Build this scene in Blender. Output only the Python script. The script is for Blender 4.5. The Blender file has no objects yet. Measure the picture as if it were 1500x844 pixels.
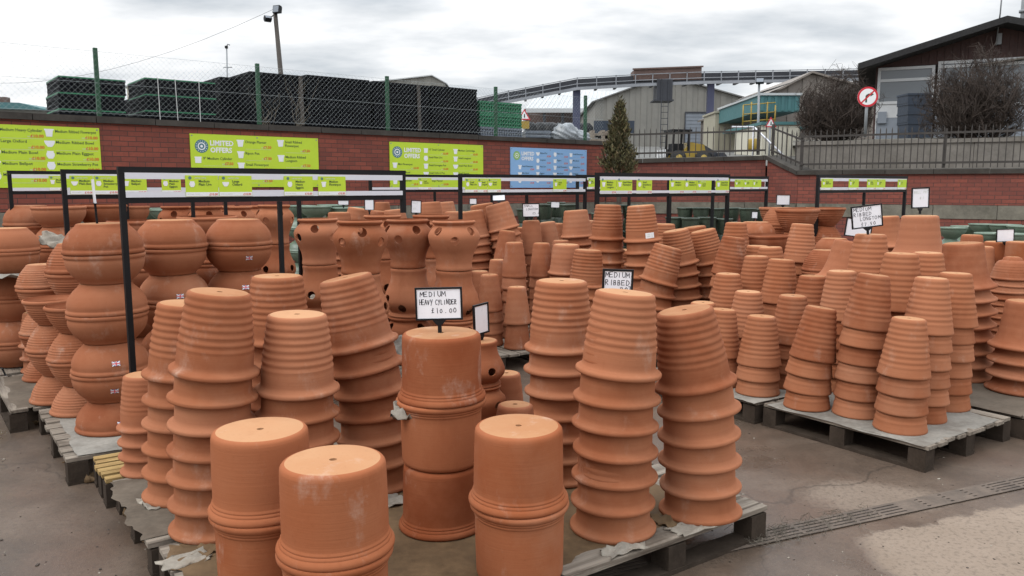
import bpy, bmesh, math, random
from mathutils import Vector, Matrix, Euler
R = math.radians
rnd = random.Random(7)
scene = bpy.context.scene
COL = scene.collection

# ---------------------------------------------------------------- camera model
CAM_Z, FPX, PITCH = 1.6, 1165.0, R(7.33)
def at(px, py, Y):
    """world point seen at a photo pixel, at distance Y in front of the camera"""
    a = (px - 750) / FPX; b = (422 - py) / FPX
    d = Vector((a, math.cos(PITCH) + b * math.sin(PITCH), -math.sin(PITCH) + b * math.cos(PITCH)))
    t = Y / d.y
    return Vector((d.x * t, Y, CAM_Z + d.z * t))
def on(px, py, z):
    a = (px - 750) / FPX; b = (422 - py) / FPX
    d = Vector((a, math.cos(PITCH) + b * math.sin(PITCH), -math.sin(PITCH) + b * math.cos(PITCH)))
    t = (z - CAM_Z) / d.z
    return Vector((d.x * t, d.y * t, z))

# ---------------------------------------------------------------- materials
def nodes_of(name):
    m = bpy.data.materials.new(name); m.use_nodes = True
    nt = m.node_tree; bs = nt.nodes['Principled BSDF']
    return m, nt, bs
def N(nt, t, **kw):
    n = nt.nodes.new(t)
    for k, v in kw.items():
        if k in n.inputs.keys(): n.inputs[k].default_value = v
        else: setattr(n, k, v)
    return n
def ramp(nt, fac, stops):
    r = nt.nodes.new('ShaderNodeValToRGB')
    e = r.color_ramp.elements
    while len(e) < len(stops): e.new(0.5)
    for i, (p, c) in enumerate(stops):
        e[i].position = p; e[i].color = (c[0], c[1], c[2], 1) if hasattr(c, '__len__') else (c, c, c, 1)
    nt.links.new(fac, r.inputs[0]); return r.outputs[0]
def mixc(nt, fac, a, b, mode='MIX'):
    m = nt.nodes.new('ShaderNodeMix'); m.data_type = 'RGBA'; m.blend_type = mode
    for s, v in ((m.inputs[0], fac), (m.inputs[6], a), (m.inputs[7], b)):
        if hasattr(v, 'is_linked') or hasattr(v, 'links'): nt.links.new(v, s)
        elif hasattr(v, '__len__'): s.default_value = (v[0], v[1], v[2], 1)
        else: s.default_value = v
    return m.outputs[2]
def math_n(nt, op, a, b=None, c=None):
    m = nt.nodes.new('ShaderNodeMath'); m.operation = op
    for i, v in enumerate((a, b, c)):
        if v is None: continue
        if hasattr(v, 'links'): nt.links.new(v, m.inputs[i])
        else: m.inputs[i].default_value = v
    return m.outputs[0]
def bump(nt, bs, h, strength=.3, dist=.01):
    b = nt.nodes.new('ShaderNodeBump'); b.inputs['Strength'].default_value = strength
    b.inputs['Distance'].default_value = dist
    nt.links.new(h, b.inputs['Height']); nt.links.new(b.outputs[0], bs.inputs['Normal'])
def noise(nt, vec, scale, detail=4, rough=.55):
    n = nt.nodes.new('ShaderNodeTexNoise'); n.inputs['Scale'].default_value = scale
    n.inputs['Detail'].default_value = detail; n.inputs['Roughness'].default_value = rough
    if vec is not None: nt.links.new(vec, n.inputs['Vector'])
    return n.outputs[0]
def mapping(nt, vec, scale=(1, 1, 1), loc=(0, 0, 0), rot=(0, 0, 0)):
    m = nt.nodes.new('ShaderNodeMapping'); m.inputs['Scale'].default_value = scale
    m.inputs['Location'].default_value = loc; m.inputs['Rotation'].default_value = rot
    nt.links.new(vec, m.inputs['Vector']); return m.outputs[0]

def plain(name, c, rough=.6, var=.18, sc=6, metal=0, bmp=.15, dirt=None, spec=.5):
    """a worn surface: colour broken by two scales of noise, small bumps"""
    m, nt, bs = nodes_of(name)
    tc = nt.nodes.new('ShaderNodeTexCoord').outputs['Object']
    n1 = noise(nt, tc, sc, 6, .6); n2 = noise(nt, tc, sc * 9, 4, .6)
    f = math_n(nt, 'ADD', math_n(nt, 'MULTIPLY', n1, .65), math_n(nt, 'MULTIPLY', n2, .35))
    lo = [x * (1 - var) for x in c]; hi = [min(1, x * (1 + var)) for x in c]
    col = ramp(nt, f, [(.32, lo), (.68, hi)])
    if dirt:
        d = ramp(nt, noise(nt, tc, sc * .7, 7, .65), [(.52, 0), (.7, 1)])
        col = mixc(nt, math_n(nt, 'MULTIPLY', d, .6), col, dirt)
    nt.links.new(col, bs.inputs['Base Color'])
    nt.links.new(ramp(nt, n2, [(.3, max(0, rough - .12)), (.7, min(1, rough + .1))]), bs.inputs['Roughness'])
    bs.inputs['Metallic'].default_value = metal
    bs.inputs['Specular IOR Level'].default_value = spec
    if bmp: bump(nt, bs, f, bmp, .01)
    return m

def terracotta(name, base, pale, stain=.5, ringy=1.0):
    m, nt, bs = nodes_of(name)
    tc = nt.nodes.new('ShaderNodeTexCoord').outputs['Object']
    oi = nt.nodes.new('ShaderNodeObjectInfo').outputs['Random']
    off = nt.nodes.new('ShaderNodeCombineXYZ')
    nt.links.new(math_n(nt, 'MULTIPLY', oi, 37.0), off.inputs[0]); nt.links.new(math_n(nt, 'MULTIPLY', oi, 91.0), off.inputs[2])
    v = nt.nodes.new('ShaderNodeVectorMath'); v.operation = 'ADD'
    nt.links.new(tc, v.inputs[0]); nt.links.new(off.outputs[0], v.inputs[1]); vec = v.outputs[0]
    big = noise(nt, vec, 5, 5, .6)
    rings = noise(nt, mapping(nt, vec, (1.2, 1.2, 60)), 2.2, 3, .6)
    fine = noise(nt, vec, 70, 4, .6)
    # fired colour differs from pot to pot
    dark = [base[0] * .74, base[1] * .64, base[2] * .60]
    lite = [min(1, base[0] * 1.22), base[1] * 1.38, base[2] * 1.55]
    r2 = math_n(nt, 'FRACT', math_n(nt, 'MULTIPLY', oi, 13.7))
    c = ramp(nt, r2, [(0, dark), (.5, base), (1, lite)])
    c = mixc(nt, math_n(nt, 'MULTIPLY', ramp(nt, big, [(.38, 0), (.68, 1)]), .55), c, pale)
    c = mixc(nt, math_n(nt, 'MULTIPLY', ramp(nt, rings, [(.4, 0), (.62, 1)]), .13 * ringy), c, [x * .74 for x in base])
    c = mixc(nt, math_n(nt, 'MULTIPLY', ramp(nt, fine, [(.58, 0), (.72, 1)]), .16), c, [x * .6 for x in base])
    # chalky dust, more of it on some pots than on others
    r3 = ramp(nt, math_n(nt, 'FRACT', math_n(nt, 'MULTIPLY', oi, 7.31)), [(.35, .12), (1, 1)])
    du = ramp(nt, noise(nt, vec, 3.1, 7, .66), [(.46, 0), (.68, 1)])
    c = mixc(nt, math_n(nt, 'MULTIPLY', math_n(nt, 'MULTIPLY', du, r3), .40), c, (.40, .215, .135))
    dk = ramp(nt, noise(nt, mapping(nt, vec, (1, 1, .45), (4, 9, 2)), 4.2, 7, .66), [(.55, 0), (.70, 1)])
    c = mixc(nt, math_n(nt, 'MULTIPLY', math_n(nt, 'MULTIPLY', dk, math_n(nt, 'SUBTRACT', 1.15, r3)), .30), c, [base[0] * .62, base[1] * .52, base[2] * .48])
    # salts bloom and scuffs
    st = noise(nt, mapping(nt, vec, (6, 6, 3.0)), 1.0, 8, .68)
    stf = ramp(nt, st, [(.575, 0), (.73, 1)])
    c = mixc(nt, math_n(nt, 'MULTIPLY', math_n(nt, 'MULTIPLY', stf, stain), ramp(nt, noise(nt, vec, 40, 5, .7), [(.35, .2), (.65, 1)])), c, (.50, .36, .28))
    nt.links.new(c, bs.inputs['Base Color'])
    nt.links.new(ramp(nt, big, [(.3, .86), (.7, .97)]), bs.inputs['Roughness'])
    bs.inputs['Specular IOR Level'].default_value = .12
    h = math_n(nt, 'ADD', math_n(nt, 'MULTIPLY', rings, .7), math_n(nt, 'MULTIPLY', fine, .3))
    bump(nt, bs, h, .2, .006)
    return m

def brick_mat(name, c1, c2, mortar, stain):
    m, nt, bs = nodes_of(name)
    tc = nt.nodes.new('ShaderNodeTexCoord').outputs['Object']
    sw = nt.nodes.new('ShaderNodeSeparateXYZ'); nt.links.new(tc, sw.inputs[0])
    cb = nt.nodes.new('ShaderNodeCombineXYZ'); nt.links.new(sw.outputs[0], cb.inputs[0]); nt.links.new(sw.outputs[2], cb.inputs[1])
    b = nt.nodes.new('ShaderNodeTexBrick'); nt.links.new(cb.outputs[0], b.inputs['Vector'])
    b.inputs['Scale'].default_value = 1; b.inputs['Brick Width'].default_value = .225; b.inputs['Row Height'].default_value = .075
    b.inputs['Mortar Size'].default_value = .006; b.inputs['Mortar Smooth'].default_value = .3; b.inputs['Bias'].default_value = 0
    b.inputs['Color1'].default_value = (*c1, 1); b.inputs['Color2'].default_value = (*c2, 1); b.inputs['Mortar'].default_value = (*mortar, 1)
    n1 = noise(nt, tc, 1.3, 7, .65); n2 = noise(nt, tc, 25, 5, .6)
    c = mixc(nt, math_n(nt, 'MULTIPLY', ramp(nt, n1, [(.45, 0), (.7, 1)]), .55), b.outputs['Color'], stain)
    c = mixc(nt, math_n(nt, 'MULTIPLY', ramp(nt, n2, [(.4, 0), (.7, 1)]), .35), c, [x * .45 for x in c1])
    wv = noise(nt, mapping(nt, tc, (3.5, 3.5, .5)), 1.6, 7, .7)       # lime runs
    c = mixc(nt, math_n(nt, 'MULTIPLY', ramp(nt, wv, [(.63, 0), (.76, 1)]), .45), c, (.42, .34, .30))
    nt.links.new(c, bs.inputs['Base Color']); bs.inputs['Roughness'].default_value = .85
    h = math_n(nt, 'ADD', math_n(nt, 'MULTIPLY', b.outputs['Fac'], -1.0), math_n(nt, 'MULTIPLY', n2, .4))
    bump(nt, bs, h, .5, .01)
    return m

M = {}
TC = (.315, .110, .050)
M['ribbed'] = terracotta('ribbed_terracotta', TC, (.37, .155, .082), .45)
M['plainpot'] = terracotta('plain_terracotta', (.328, .118, .057), (.385, .160, .088), .5, .5)
M['cylpot'] = terracotta('heavy_terracotta', (.295, .090, .036), (.35, .130, .062), .6, .4)
M['bowlpot'] = terracotta('bowl_terracotta', (.308, .107, .050), (.36, .143, .075), .6, .6)
M['strawpot'] = terracotta('urn_terracotta', (.308, .105, .048), (.36, .140, .071), .45, .4)
M['base'] = terracotta('pale_pot_base', (.40, .190, .090), (.46, .26, .14), .7, .2)
M['glaze'] = plain('dark_green_glaze', (.045, .060, .042), .35, .5, 6)
M['glaze2'] = plain('pale_green_glaze', (.15, .20, .15), .4, .3, 6)
M['bareclay'] = plain('bare_clay_rim', (.42, .35, .25), .8)
M['brick'] = brick_mat('red_brick', (.275, .068, .042), (.180, .046, .031), (.072, .038, .030), (.115, .038, .029))
M['brick2'] = brick_mat('worn_red_brick', (.265, .070, .046), (.175, .048, .035), (.068, .038, .031), (.112, .042, .034))
M['coping'] = plain('weathered_coping_stone', (.060, .053, .046), .9, .4, 2.5, dirt=(.028, .025, .02), spec=.2)
M['stone'] = plain('mossy_stone_band', (.165, .150, .118), .9, .4, 3, dirt=(.07, .065, .042))
M['concrete'] = plain('grey_concrete', (.205, .185, .162), .9, .3, 2, dirt=(.12, .105, .085), spec=.2)
M['black'] = plain('black_painted_steel', (.008, .008, .009), .5, .2, 20, bmp=.05, spec=.22)
M['rail_white'] = plain('white_ticket_strip', (.66, .66, .70), .4, .05, 5, bmp=0)
M['lime'] = plain('lime_green_print', (.50, .66, .03), .45, .05, 3, bmp=0)
M['blueprint'] = plain('pale_blue_print', (.24, .42, .68), .45, .05, 3, bmp=0)
M['white'] = plain('white_print', (.80, .80, .80), .5, .05, 5, bmp=0)
M['greyprint'] = plain('pale_grey_print', (.62, .66, .58), .5, .05, 5, bmp=0)
M['ink'] = plain('dark_print', (.02, .05, .03), .5, .1, 5, bmp=0)
M['redprint'] = plain('red_print', (.62, .09, .02), .5, .1, 5, bmp=0)
M['badge'] = plain('badge_grey_blue', (.06, .17, .21), .5, .1, 5, bmp=0)
M['badgegreen'] = plain('badge_green', (.20, .42, .05), .5, .1, 5, bmp=0)
M['board'] = plain('white_board', (.80, .79, .82), .35, .06, 4, bmp=0)
M['pen'] = plain('marker_ink', (.03, .03, .04), .5, .1, 5, bmp=0)
M['flagblue'] = plain('flag_blue', (.05, .07, .28), .5, .05, 5, bmp=0)
M['flagred'] = plain('flag_red', (.6, .05, .08), .5, .05, 5, bmp=0)
def wood(name, c, dark, along):
    m, nt, bs = nodes_of(name)
    tc = nt.nodes.new('ShaderNodeTexCoord').outputs['Object']
    s = (1.6, 34, 34) if along == 'x' else (34, 1.6, 34)
    g = noise(nt, mapping(nt, tc, s), 1.0, 6, .65); b = noise(nt, mapping(nt, tc, (.8, 11, 3) if along == 'x' else (11, .8, 3)), 1.0, 3, .5)
    st = noise(nt, tc, 4.5, 7, .65)
    col = ramp(nt, g, [(.34, dark), (.5, c), (.72, [min(1, x * 1.35) for x in c])])
    col = mixc(nt, math_n(nt, 'MULTIPLY', ramp(nt, b, [(.4, 0), (.65, 1)]), .45), col, [x * .6 for x in c])
    col = mixc(nt, math_n(nt, 'MULTIPLY', ramp(nt, st, [(.5, 0), (.66, 1)]), .65), col, dark)
    nt.links.new(col, bs.inputs['Base Color']); bs.inputs['Roughness'].default_value = .85; bs.inputs['Specular IOR Level'].default_value = .18
    bump(nt, bs, g, .5, .006); return m
M['oldwood'] = wood('weathered_grey_pallet_wood', (.265, .222, .178), (.080, .060, .045), 'x')
M['oldwood_y'] = wood('weathered_grey_pallet_wood_crosswise', (.265, .222, .178), (.080, .060, .045), 'y')
M['wetwood'] = plain('damp_shaded_pallet_wood', (.050, .037, .028), .9, .4, 8, dirt=(.024, .018, .014), spec=.08)  # damp wood; colour lowered further to paint the shade under the decks
M['newwood'] = wood('fresh_yellow_pallet_wood', (.40, .27, .11), (.26, .16, .065), 'x')
M['paper'] = plain('torn_grey_paper', (.30, .265, .22), .9, .3, 10, dirt=(.16, .115, .075), spec=.1)
M['plasticsheet'] = plain('white_plastic_sheet', (.25, .23, .20), .8, .35, 5, dirt=(.11, .085, .065), spec=.1)
M['card'] = plain('damp_brown_cardboard', (.145, .092, .050), .75, .4, 3, dirt=(.065, .043, .026), spec=.12)
M['crate'] = plain('black_plastic', (.0055, .006, .008), .6, .4, 5, spec=.10)
M['crategreen'] = plain('green_plastic', (.012, .145, .062), .5, .25, 5)
M['cratewrap'] = plain('shrink_wrapped_grey_plastic', (.13, .15, .18), .35, .45, 9)
M['strap'] = plain('white_strap', (.6, .6, .58), .6)
M['lath'] = plain('brown_lath', (.060, .050, .042), .8)
M['fencegreen'] = plain('green_fence_paint', (.013, .068, .030), .55, .2, 5)
M['wire'] = plain('galvanised_wire', (.30, .33, .33), .5, .1, 5, bmp=0)
M['iron'] = plain('dark_iron', (.045, .038, .033), .7, .3, 6)
M['leafdark'] = plain('conifer_leaf', (.060, .055, .020), .8, .6, 3)
M['bark'] = plain('bark', (.06, .045, .035), .9, .3, 9)
M['twig'] = plain('bare_twig', (.050, .035, .027), .9, .4, 5)
M['twig2'] = plain('pale_dry_stem', (.12, .10, .075), .9, .3, 5)
M['corr'] = plain('grey_cladding', (.215, .205, .182), .8, .2, .25, dirt=(.15, .135, .115))
M['corrroof'] = plain('pale_roof_sheet', (.46, .47, .47), .7, .1, .4)
M['darkroof'] = plain('dark_roof_sheet', (.16, .155, .15), .8, .2, .4)
M['teal'] = plain('teal_cladding', (.055, .150, .155), .6, .12, .5)
M['cream'] = plain('cream_panel', (.52, .49, .40), .7, .12, .6)
M['beige'] = plain('beige_container_steel', (.34, .315, .24), .6, .12, .6)
M['steel'] = plain('conveyor_steel', (.24, .25, .27), .5, .2, 1)
M['darksteel'] = plain('conveyor_dark', (.030, .032, .040), .6, .3, 1)
M['rust'] = plain('rusty_brown_housing', (.12, .075, .062), .8, .25, 1)
M['bluepost'] = plain('blue_painted_steel', (.050, .055, .105), .6, .2, 1)
M['yellow'] = plain('yellow_paint', (.30, .20, .025), .5, .15, 2)
M['timber'] = plain('dark_brown_boarding', (.050, .022, .018), .75, .35, 1.5)
M['fascia'] = plain('dark_fascia', (.013, .012, .012), .8, .3, 2)
M['pvc'] = plain('white_window_frame', (.50, .50, .50), .45, .08, 3)
M['greypanel'] = plain('grey_panel', (.20, .22, .25), .6, .1, 1)
M['navy'] = plain('dark_blue_plastic', (.020, .030, .048), .5, .25, 2)
M['signred'] = plain('sign_red', (.55, .015, .03), .4, .05, 3, bmp=0)
M['signpost'] = plain('grey_post', (.22, .23, .24), .5, .1, 4)
M['tyre'] = plain('rubber', (.015, .015, .015), .8)
M['bag'] = plain('grey_polythene', (.20, .215, .23), .3, .3, 3)
def glass_mat():
    m, nt, bs = nodes_of('window_glass')
    bs.inputs['Base Color'].default_value = (.13, .14, .15, 1); bs.inputs['Roughness'].default_value = .08  # lifted grey base stands in for sky reflected in the panes
    bs.inputs['Specular IOR Level'].default_value = .8
    tc = nt.nodes.new('ShaderNodeTexCoord').outputs['Object']
    bump(nt, bs, noise(nt, tc, 1.5, 2), .04, .02)
    return m
M['glass'] = glass_mat()

# ---------------------------------------------------------------- mesh building
class MB:
    def __init__(s): s.v = []; s.f = []; s.m = []; s.sm = []
    def add(s, vs, fs, mi=0, smooth=False):
        o = len(s.v); s.v.extend([tuple(x) for x in vs])
        for f in fs: s.f.append([i + o for i in f]); s.m.append(mi); s.sm.append(smooth)
    def box(s, x0, x1, y0, y1, z0, z1, mi=0, M4=None):
        vs = [(x, y, z) for x in (x0, x1) for y in (y0, y1) for z in (z0, z1)]
        if M4 is not None: vs = [M4 @ Vector(v) for v in vs]
        s.add(vs, [(0, 1, 3, 2), (4, 6, 7, 5), (0, 4, 5, 1), (2, 3, 7, 6), (0, 2, 6, 4), (1, 5, 7, 3)], mi)
    def bar(s, a, b, w, h=None, mi=0, up=(0, 0, 1)):
        a = Vector(a); b = Vector(b); h = h or w
        d = (b - a); L = d.length; d.normalize(); up = Vector(up)
        if abs(d.dot(up)) > .99: up = Vector((0, 1, 0))
        x = d.cross(up).normalized(); y = x.cross(d)
        vs = []
        for p in (a, b):
            for i, j in ((-1, -1), (1, -1), (1, 1), (-1, 1)): vs.append(p + x * i * w / 2 + y * j * h / 2)
        s.add(vs, [(3, 2, 1, 0), (4, 5, 6, 7), (0, 1, 5, 4), (1, 2, 6, 5), (2, 3, 7, 6), (3, 0, 4, 7)], mi)
    def tube(s, pts, rads, n=8, mi=0, cap=True):
        pts = [Vector(p) for p in pts]
        if not hasattr(rads, '__len__'): rads = [rads] * len(pts)
        vs = []
        for i, p in enumerate(pts):
            d = (pts[min(i + 1, len(pts) - 1)] - pts[max(i - 1, 0)]).normalized()
            u = Vector((0, 0, 1)) if abs(d.z) < .9 else Vector((1, 0, 0))
            x = d.cross(u).normalized(); y = x.cross(d)
            for k in range(n):
                a = 2 * math.pi * k / n; vs.append(p + (x * math.cos(a) + y * math.sin(a)) * rads[i])
        fs = []
        for i in range(len(pts) - 1):
            for k in range(n):
                k2 = (k + 1) % n; fs.append((i * n + k, i * n + k2, (i + 1) * n + k2, (i + 1) * n + k))
        if cap: fs.append(tuple(range(n))[::-1]); fs.append(tuple((len(pts) - 1) * n + k for k in range(n)))
        s.add(vs, fs, mi, n > 5)
    def prism(s, poly, y0, y1, mi=0):
        """polygon in x,z pushed through y"""
        n = len(poly)
        vs = [(x, y0, z) for x, z in poly] + [(x, y1, z) for x, z in poly]
        fs = [tuple(range(n)), tuple(range(2 * n - 1, n - 1, -1))] + [(i, n + i, n + (i + 1) % n, (i + 1) % n) for i in range(n)]
        s.add(vs, fs, mi)
    def disc(s, c, r, y, mi=0, n=24, r0=0):
        """flat ring in x,z facing -y"""
        vs = []
        for k in range(n):
            a = 2 * math.pi * k / n
            vs.append((c[0] + r * math.cos(a), y, c[1] + r * math.sin(a)))
        if r0 == 0: s.add(vs, [tuple(range(n))], mi)
        else:
            for k in range(n):
                a = 2 * math.pi * k / n
                vs.append((c[0] + r0 * math.cos(a), y, c[1] + r0 * math.sin(a)))
            s.add(vs, [(k, (k + 1) % n, n + (k + 1) % n, n + k) for k in range(n)], mi)
    def rect(s, x0, x1, z0, z1, y, mi=0):
        s.add([(x0, y, z0), (x1, y, z0), (x1, y, z1), (x0, y, z1)], [(0, 1, 2, 3)], mi)
    def mesh(s, name, mats, sharp=None):
        me = bpy.data.meshes.new(name); me.from_pydata(s.v, [], s.f)
        if not isinstance(mats, (list, tuple)): mats = [mats]
        for m in mats: me.materials.append(M[m] if isinstance(m, str) else m)
        me.polygons.foreach_set('material_index', s.m); me.polygons.foreach_set('use_smooth', s.sm)
        me.update()
        if sharp: me.set_sharp_from_angle(angle=R(sharp))
        return me
    def build(s, name, mats, parent=None, loc=(0, 0, 0), rz=0, sharp=None):
        return link(name, s.mesh(name, mats, sharp), parent, loc, rz)
def link(name, me, parent=None, loc=(0, 0, 0), rz=0):
    o = bpy.data.objects.new(name, me); COL.objects.link(o)
    o.location = loc; o.rotation_euler = (0, 0, rz)
    if parent is not None: o.parent = parent
    return o
def tag(o, label=None, cat=None, group=None, kind=None):
    if label: o['label'] = label
    if cat: o['category'] = cat
    if group: o['group'] = group
    if kind: o['kind'] = kind
    return o
def empty(name, loc, rz=0, label=None, cat=None, group=None):
    o = bpy.data.objects.new(name, None); COL.objects.link(o)
    o.location = loc; o.rotation_euler = (0, 0, rz); o.empty_display_size = .1
    return tag(o, label, cat, group)

_tc = {}
def text_geo(body, bold=0.0):
    k = (body, bold)
    if k not in _tc:
        cu = bpy.data.curves.new('lettering_curve', 'FONT'); cu.body = body; cu.size = 1; cu.resolution_u = 2
        cu.offset = bold
        o = bpy.data.objects.new('lettering_curve', cu); COL.objects.link(o)
        dg = bpy.context.evaluated_depsgraph_get()
        me = o.evaluated_get(dg).to_mesh()
        vs = [tuple(v.co) for v in me.vertices]; fs = [tuple(p.vertices) for p in me.polygons]
        o.evaluated_get(dg).to_mesh_clear()
        bpy.data.objects.remove(o); bpy.data.curves.remove(cu)
        xs = [v[0] for v in vs] or [0]
        _tc[k] = (vs, fs, min(xs), max(xs))
    return _tc[k]
def put_text(mb, body, x, z, size, y, mi, bold=.0, width=None, align='L', sx=1.0):
    """printed words on a face looking to -y; x,z is the baseline start (or the centre / right end)"""
    vs, fs, x0, x1 = text_geo(body, bold)
    k = size * sx
    if width: k = min(k, width / max(1e-6, x1 - x0))
    w = (x1 - x0) * k
    ox = x - (0 if align == 'L' else w if align == 'R' else w / 2)
    mb.add([(ox + (v[0] - x0) * k, y, z + v[1] * size) for v in vs], fs, mi)

STROKES = {  # marker-pen capitals as pen strokes on a 1 x 1 cell
 'M': [[(0, 0), (.1, 1), (.45, .35), (.85, 1), (.95, 0)]], 'E': [[(.8, 1), (0, .95), (0, 0), (.8, .05)], [(0, .5), (.65, .52)]],
 'D': [[(.1, 0), (.1, 1), (.6, .9), (.85, .5), (.55, .08), (.1, 0)]], 'I': [[(.4, 1), (.4, 0)]],
 'U': [[(0, 1), (.05, .25), (.35, 0), (.7, .2), (.75, 1)]], 'H': [[(0, 1), (.05, 0)], [(.7, 1), (.72, 0)], [(0, .5), (.72, .52)]],
 'A': [[(0, 0), (.4, 1), (.8, 0)], [(.15, .4), (.65, .4)]], 'V': [[(0, 1), (.4, 0), (.8, 1)]], 'Y': [[(0, 1), (.35, .45)], [(.8, 1), (.2, -.15)]],
 'C': [[(.75, .85), (.4, 1), (.05, .6), (.15, .1), (.5, 0), (.75, .15)]], 'L': [[(.1, 1), (.1, 0), (.7, .03)]],
 'N': [[(0, 0), (.05, 1), (.7, 0), (.75, 1)]], 'R': [[(0, 0), (.05, 1), (.55, .95), (.6, .6), (.1, .5), (.7, 0)]],
 'B': [[(0, 0), (.05, 1), (.5, .95), (.5, .55), (.05, .5), (.6, .4), (.55, .05), (0, 0)]], 'O': [[(.4, 1), (.05, .7), (.1, .15), (.45, 0), (.75, .35), (.7, .8), (.4, 1)]],
 'G': [[(.75, .85), (.4, 1), (.05, .6), (.15, .1), (.55, 0), (.75, .4), (.45, .4)]], 'T': [[(0, 1), (.8, 1)], [(.4, 1), (.4, 0)]],
 'P': [[(.05, 0), (.05, 1), (.6, .95), (.6, .55), (.05, .5)]], 'F': [[(.05, 0), (.05, 1), (.7, 1)], [(.05, .5), (.5, .5)]], 'W': [[(0, 1), (.2, 0), (.45, .7), (.7, 0), (.95, 1)]],
 'S': [[(.7, .9), (.3, 1), (.1, .75), (.6, .4), (.5, .05), (.05, .1)]], 'X': [[(0, 0), (.7, 1)], [(0, 1), (.7, 0)]],
 '1': [[(.35, 1), (.4, 0)]], '0': [[(.4, .9), (.1, .6), (.15, .15), (.45, .05), (.7, .35), (.6, .8), (.4, .9)]], '5': [[(.7, 1), (.15, 1), (.1, .6), (.5, .6), (.6, .2), (.1, 0)]],
 '7': [[(0, 1), (.7, 1), (.25, 0)]], '.': [[(.35, .02), (.42, .1)]], '\u00a3': [[(.7, .8), (.4, 1), (.3, .6), (.35, .1), (.1, 0), (.7, .05)], [(.1, .5), (.55, .5)]], ' ': []}
def put_pen(mb, body, x, z, h, w, y, mi, seed=0):
    r = random.Random(seed + len(body) * 7)
    th = h * .062
    for ch in body:
        jx, jz, k = r.uniform(-.08, .08) * w, r.uniform(-.06, .06) * h, r.uniform(.88, 1.1)
        for st in STROKES.get(ch, []):
            for (a, b) in zip(st, st[1:]):
                p = Vector((x + jx + a[0] * w * .92 * k, z + jz + a[1] * h * k)); q = Vector((x + jx + b[0] * w * .92 * k, z + jz + b[1] * h * k))
                d = (q - p)
                if d.length < 1e-6: continue
                d.normalize(); p -= d * th * .5; q += d * th * .5; nn = Vector((-d.y, d.x)) * th
                mb.add([(p.x - nn.x, y, p.y - nn.y), (q.x - nn.x, y, q.y - nn.y), (q.x + nn.x, y, q.y + nn.y), (p.x + nn.x, y, p.y + nn.y)], [(0, 1, 2, 3)], mi)
        x += w
EXPOSURE = -0.14; CLOUD_X, CLOUD_Y = 7.4, 0.6
# ---------------------------------------------------------------- pots
def lathe_pot(name, prof, th, mats, seg=44, hole=.012, base_r=None, seed=0, wob=.0022):
    """prof: (r, z) outer outline of the pot standing upright, base first. The mesh stands
    rim down (origin in the rim plane), walls th thick, a drain hole through the base."""
    H = max(p[1] for p in prof); rr = random.Random(seed)
    rim_r = prof[-1][0]
    ring = [(hole, th), (hole, 0), (prof[0][0] * .55, 0.0)] + list(prof)
    inner = [(max(.02, r - th), max(th, z)) for r, z in prof[::-1] if z < H - .004]
    inner = [p for i, p in enumerate(inner) if i % 2 == 0 or i == len(inner) - 1]
    ring += [(rim_r - th * .35, H + .0005)] + inner
    vs = []; n = len(ring)
    ph = [rr.uniform(0, 6.28) for _ in range(6)]
    for i, (r, z) in enumerate(ring):
        for k in range(seg):
            a = 2 * math.pi * k / seg
            w = wob * (math.sin(2 * a + ph[0] + z * 4) + .5 * math.sin(3 * a + ph[1] - z * 9)) * min(1, r / .1)
            vs.append(((r + w) * math.cos(a), (r + w) * math.sin(a), H - z + wob * .6 * math.sin(a + ph[2]) * (z / H)))
    fs = []; mi = []
    for i in range(n):
        i2 = (i + 1) % n
        for k in range(seg):
            k2 = (k + 1) % seg
            fs.append((i * seg + k, i * seg + k2, i2 * seg + k2, i2 * seg + k)); mi.append(1 if i in (0, 1, 2) else 0)
    me = bpy.data.meshes.new(name); me.from_pydata(vs, [], fs)
    for m in mats: me.materials.append(M[m])
    me.polygons.foreach_set('material_index', mi); me.polygons.foreach_set('use_smooth', [True] * len(fs))
    me.update()
    bm = bmesh.new(); bm.from_mesh(me); bmesh.ops.recalc_face_normals(bm, faces=bm.faces); bm.to_mesh(me); bm.free()
    me.set_sharp_from_angle(angle=R(50))
    return me
def lerp_prof(pts, n):
    """smooth curve through (z, r) control points"""
    out = []
    for i in range(n + 1):
        z = pts[0][0] + (pts[-1][0] - pts[0][0]) * i / n
        for j in range(len(pts) - 1):
            if z <= pts[j + 1][0] + 1e-9: break
        z0, r0 = pts[j]; z1, r1 = pts[j + 1]
        m0 = (r1 - (pts[j - 1][1] if j > 0 else r0)) / (z1 - (pts[j - 1][0] if j > 0 else z0))
        m1 = ((pts[j + 2][1] if j + 2 < len(pts) else r1) - r0) / ((pts[j + 2][0] if j + 2 < len(pts) else z1) - z0)
        h = z1 - z0; t = (z - z0) / h
        r = (2*t**3 - 3*t*t + 1) * r0 + (t**3 - 2*t*t + t) * h * m0 + (-2*t**3 + 3*t*t) * r1 + (t**3 - t*t) * h * m1
        out.append((r, z))
    return out
def corner(rb, c=.012):
    return [(rb - c, 0), (rb - c * .3, c * .3), (rb, c)]
def lip(R_, z0, H, t=.010):
    """rounded rim"""
    return [(R_ - t * .1, z0 + (H - z0) * .35), (R_, z0 + (H - z0) * .6), (R_ - t * .15, z0 + (H - z0) * .85), (R_ - t * .5, H)]
def prof_ribbed(rb, pts, H, ribs, amp, z_rib, tail, cc=.014):
    body = lerp_prof([(cc, rb)] + pts, 46)
    out = corner(rb, cc)
    for r, z in body[1:]:
        f = min(1, max(0, (z_rib - z) / .02)) * min(1, z / .03)
        out.append((r + amp * f * math.sin(2 * math.pi * ribs * z / z_rib - 1.2), z))
    return out + tail
KIND = {}
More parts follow.
